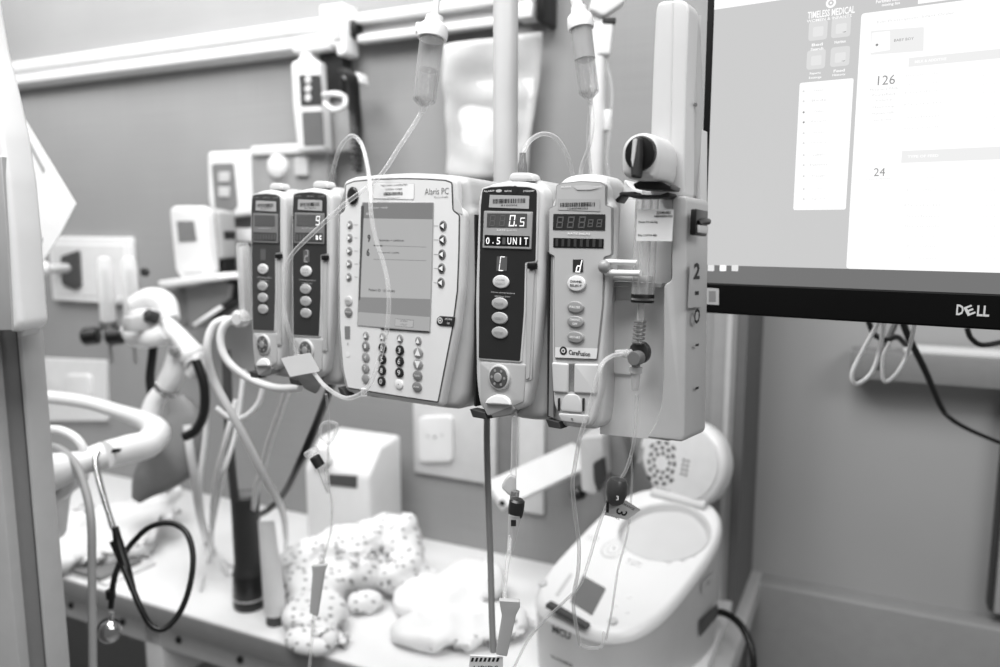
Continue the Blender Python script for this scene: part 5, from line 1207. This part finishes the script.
# ================================================================= things on the worktop
def blob(name, ells, voxel, smooth_it, m, disp, dscale, fr, label, cat, kind=None, parent=None, flatten=True, ridge=False):
    b = MB()
    for c, r, rot in ells:
        t = MB().sph((0, 0, 0), *r, m, 20); mr = Matrix.Rotation(rot, 3, 'Z'); b.add([mr @ v + Vector(c) for v in t.v], t.f, m)
    o = b.build('tmp'); md = o.modifiers.new('r', 'REMESH'); md.mode = 'VOXEL'; md.voxel_size = voxel
    md = o.modifiers.new('s', 'SMOOTH'); md.iterations = smooth_it; md.factor = .6
    dg = bpy.context.evaluated_depsgraph_get(); me = bpy.data.meshes.new_from_object(o.evaluated_get(dg)); bpy.data.objects.remove(o)
    me.name = name
    for v in me.vertices:
        n = v.normal.copy(); c = v.co
        q = Vector((c.x*dscale, c.y*dscale*.6, c.z*dscale*1.3))
        d = noise.noise(q + Vector((noise.noise(q*.7)*1.5, 0, 0))) + .35*noise.noise(q*2.1); d = -math.sqrt(noise.noise(Vector((q.x*.4 + q.z*.3, q.y, q.z*.8)))**2 + .004) if ridge else d; v.co = c + n*d*disp
        if flatten and v.co.z < .001: v.co.z = .001
    me.polygons.foreach_set('use_smooth', [True]*len(me.polygons)); me.update()
    me.materials.clear(); me.materials.append(m)
    o = bpy.data.objects.new(name, me); C.objects.link(o)
    if parent: o.parent = parent
    else: o.matrix_world = fr.M(); tag(o, label, cat, None, kind)
    return o
def gr(px_, py_): g = ground(px_, py_); return g
# flashlight
o_ = gr(250, 606); root = thing('flashlight', 'black torch standing upright on the worktop near its front edge', 'flashlight', Fr(o_))
D_ = (o_ - CO).dot(Vector((0, cp, -sp))); k_ = D_/775
def hgt(py_): d = ray(249, py_); t = o_.y/d.y; return CAMH + d.z*t - DZ
H1, H2, H3 = hgt(494), hgt(572), hgt(592)
MB().lathe([(15.5*k_, H2*.95), (13.0*k_, H2*1.3), (13.5*k_, H1-.008), (14.5*k_, H1-.003), (13*k_, H1)], (0, 0, 0), (0, 0, 1), mat('torch_black', 52, .5, .06, 30), 28).build('barrel', root)
MB().lathe([(13*k_, H1-.002), (9*k_, H1+.0008)], (0, 0, 0), (0, 0, 1), mat('torch_cap', 120, .5), 24).build('tail_cap', root)
MB().lathe([(14.5*k_, .0), (16*k_, .004), (16*k_, .018), (15*k_, .022), (16*k_, .028), (15.5*k_, H2)], (0, 0, 0), (0, 0, 1), mat('torch_head', 38, .3), 28).build('head', root)
MB().lathe([(16.3*k_, .020), (16.4*k_, .0225)], (0, 0, 0), (0, 0, 1), midL, 28).build('ring', root)
# white tube bottle with dark cap, leaning
o_ = gr(276, 623); root = thing('ointment_tube', 'white squeeze tube standing on dark cap beside the black torch', 'tube', Fr(o_)); k_ = (o_ - CO).dot(Vector((0, cp, -sp)))/775
MB().lathe([(9*k_, 0), (9.5*k_, .002), (9*k_, .020)], (0, 0, 0), (0, 0, 1), mat('cap_dark', 72, .5), 22).build('cap', root)
n_ = 24; vs = []
for t in range(9):
    tt = t/8; z = .020 + tt*.178
    for j in range(n_):
        a = 2*math.pi*j/n_; vs.append((11*k_*(1-.25*tt)*math.cos(a) - .010*tt, 10.5*k_*(1 - .9*tt**1.5)*math.sin(a), z))
fs_2 = [[i*n_+j, i*n_+(j+1) % n_, (i+1)*n_+(j+1) % n_, (i+1)*n_+j] for i in range(8) for j in range(n_)] + [list(range(n_))[::-1], [8*n_+j for j in range(n_)]]
MB().add(vs, fs_2, mat('tube_white', 226, .4)).build('body', root)
MB().add([(-.002-9.6*k_, -.003, .03), (-9.6*k_+.004, -.008, .03), (-9*k_+.003, -.008, .085), (-.002-9*k_, -.003, .085)], [[0, 1, 2, 3]], mid).build('print', root)
# carton
g_ = gr(342, 562); fb = Fr(fw.w(fw.loc(g_).x, -.17, DZ - WO.z), 30)
fb = Fr(g_ + Vector((0, .0, 0)), 26)
root = thing('wipes_box', 'white sloped-top box with a dark label behind the patterned cloth', 'box', fb)
hb = .20; wx = .098
def bz(py_): return fb.uv(352, py_)[1]
b = MB(); zt1, zt2 = bz(474), bz(452)
pr_ = [(0, 0), (.13, 0), (.13, zt2 + .012), (.05, zt2+.006), (0, zt1)]
n_ = len(pr_); vs = [(-wx, y, z) for y, z in pr_] + [(wx*.78, y, z) for y, z in pr_]
bm = bmesh.new(); vv = [bm.verts.new(v) for v in vs]
for q_ in [[i, (i+1) % n_, n_+(i+1) % n_, n_+i] for i in range(n_)] + [list(range(n_))[::-1], [n_+i for i in range(n_)]]: bm.faces.new([vv[i] for i in q_])
bmesh.ops.recalc_face_normals(bm, faces=bm.faces[:]); bmesh.ops.bevel(bm, geom=bm.edges[:], offset=.012, segments=4, affect='EDGES', profile=.5); bm.verts.index_update()
b.add([v.co.copy() for v in bm.verts], [[v.index for v in f_.verts] for f_ in bm.faces], white); bm.free(); b.build('body', root)
b = MB(); b.slab(rpoly(fb.Q([(329, 474), (357, 476), (357, 488), (329, 485)], -.001), .001), -.002, .004, mat('box_label', 78, .4)); b.build('label', root)
b = MB(); b.slab(rpoly(fb.Q([(312, 450), (326, 448), (330, 462), (322, 470), (313, 464)], -.001), .005), -.01, .01, white, .003); b.build('tab', root)
# patterned cloth
def dots(m):
    nt = m.node_tree; N = nt.nodes; L = nt.links; bs = N['Principled BSDF']; tc = N.new('ShaderNodeTexCoord')
    vo = N.new('ShaderNodeTexVoronoi'); vo.inputs['Scale'].default_value = 44; vo.inputs['Randomness'].default_value = .9; vo.voronoi_dimensions = '2D'
    sx = N.new('ShaderNodeSeparateXYZ'); L.new(tc.outputs['Object'], sx.inputs[0]); ad = N.new('ShaderNodeMath'); L.new(sx.outputs['Y'], ad.inputs[0]); L.new(sx.outputs['Z'], ad.inputs[1])
    cb = N.new('ShaderNodeCombineXYZ'); L.new(sx.outputs['X'], cb.inputs['X']); L.new(ad.outputs[0], cb.inputs['Y']); L.new(cb.outputs[0], vo.inputs['Vector'])
    mr = N.new('ShaderNodeMapRange'); mr.inputs['From Min'].default_value = .16; mr.inputs['From Max'].default_value = .21; mr.inputs['To Min'].default_value = .42; mr.inputs['To Max'].default_value = 1; L.new(vo.outputs['Distance'], mr.inputs[0])
    o = bs.inputs['Base Color'].links[0].from_socket; mx = N.new('ShaderNodeVectorMath'); mx.operation = 'MULTIPLY'; L.new(o, mx.inputs[0]); L.new(mr.outputs[0], mx.inputs[1]); L.new(mx.outputs[0], bs.inputs['Base Color'])
    return m
cloth_m = dots(mat('muslin_dots', 240, .85, .02, 20, .2, 120))
c0 = gr(345, 625); fc = Fr(c0)
def cl_(px_, py_, h): g = gr(px_, py_) - c0; return (g.x, g.y, h)
# positions given as ground point plus height
ells = [(cl_(316, 606, .045), (.060, .065, .048), .3), (cl_(318, 630, .030), (.062, .055, .036), 0), (cl_(316, 648, .014), (.056, .035, .018), 0), (cl_(308, 596, .065), (.050, .05, .048), .2), (cl_(340, 592, .085), (.065, .055, .050), .3), (cl_(372, 590, .088), (.065, .055, .054), .4), (cl_(396, 584, .092), (.062, .055, .062), .2), (cl_(402, 598, .052), (.055, .045, .045), .5), (cl_(356, 596, .066), (.085, .05, .045), .1)]
blob('muslin_cloth', ells, .006, 16, cloth_m, .020, 13, fc, 'white muslin cloth with small dark dots crumpled on worktop', 'cloth')
c1 = gr(366, 612); blob('rolled_cloth', [((0, 0, .020), (.036, .026, .021), .2)], .004, 3, dots(mat('muslin_dots_b', 238, .85, .02, 20)), .006, 25, Fr(c1), 'small rolled dotted cloth tucked under the crumpled muslin', 'cloth')
# plastic wrapped things at right of the cloth
film = clear('wrap_film', 240, .55, .25)
c2 = gr(455, 640); f2_ = Fr(c2)
def c_(px_, py_, h): g = gr(px_, py_) - c2; return (g.x, g.y, h)
blob('glove_packet', [(c_(440, 610, .03), (.09, .07, .032), .2), (c_(470, 600, .035), (.07, .06, .04), .1), (c_(455, 640, .02), (.10, .06, .024), 0), (c_(425, 640, .018), (.06, .05, .022), .4), (c_(500, 630, .02), (.06, .06, .024), .4)], .006, 10, mat('packet_white', 240, .35, .03, 10), .020, 13, f2_, 'crumpled white plastic packet lying between cloth and milk warmer', 'packet')
c3 = gr(472, 595); blob('plastic_bowl', [((0, 0, .03), (.06, .05, .045), 0)], .005, 2, film, .001, 8, Fr(c3), 'translucent dome cover behind the white plastic packet', 'cover')
c4 = gr(421, 586); blob('cotton_roll', [((0, 0, .022), (.042, .03, .022), 0)], .005, 2, whiteM, .002, 12, Fr(c4), 'white cotton roll between the muslin cloth and dome cover', 'cotton')
# folded blankets on the worktop at left
c5 = gr(105, 560); f5 = Fr(c5)
def c5_(px_, py_, h): g = gr(px_, py_) - c5; return (g.x, g.y, h)
blob('folded_blanket', [(c5_(90, 560, .03), (.13, .09, .035), .3), (c5_(130, 545, .06), (.11, .07, .04), .5), (c5_(160, 528, .085), (.06, .05, .03), .5), (c5_(70, 545, .05), (.10, .08, .04), .2)], .008, 8, mat('blanket_white', 232, .85, .03, 12), .03, 9, f5, 'pile of folded white blankets on the worktop behind the stethoscope', 'blanket')
f = Fr(gr(75, 578), 26); b = MB(); b.box(-.12, .10, -.0, .12, .0, .008, white, .003); b.box(-.12, .08, .0, .1, .008, .018, mid, .003)
o = solo('document_folder', b, f, 'flat white and grey folder lying under the blankets on worktop', 'folder')
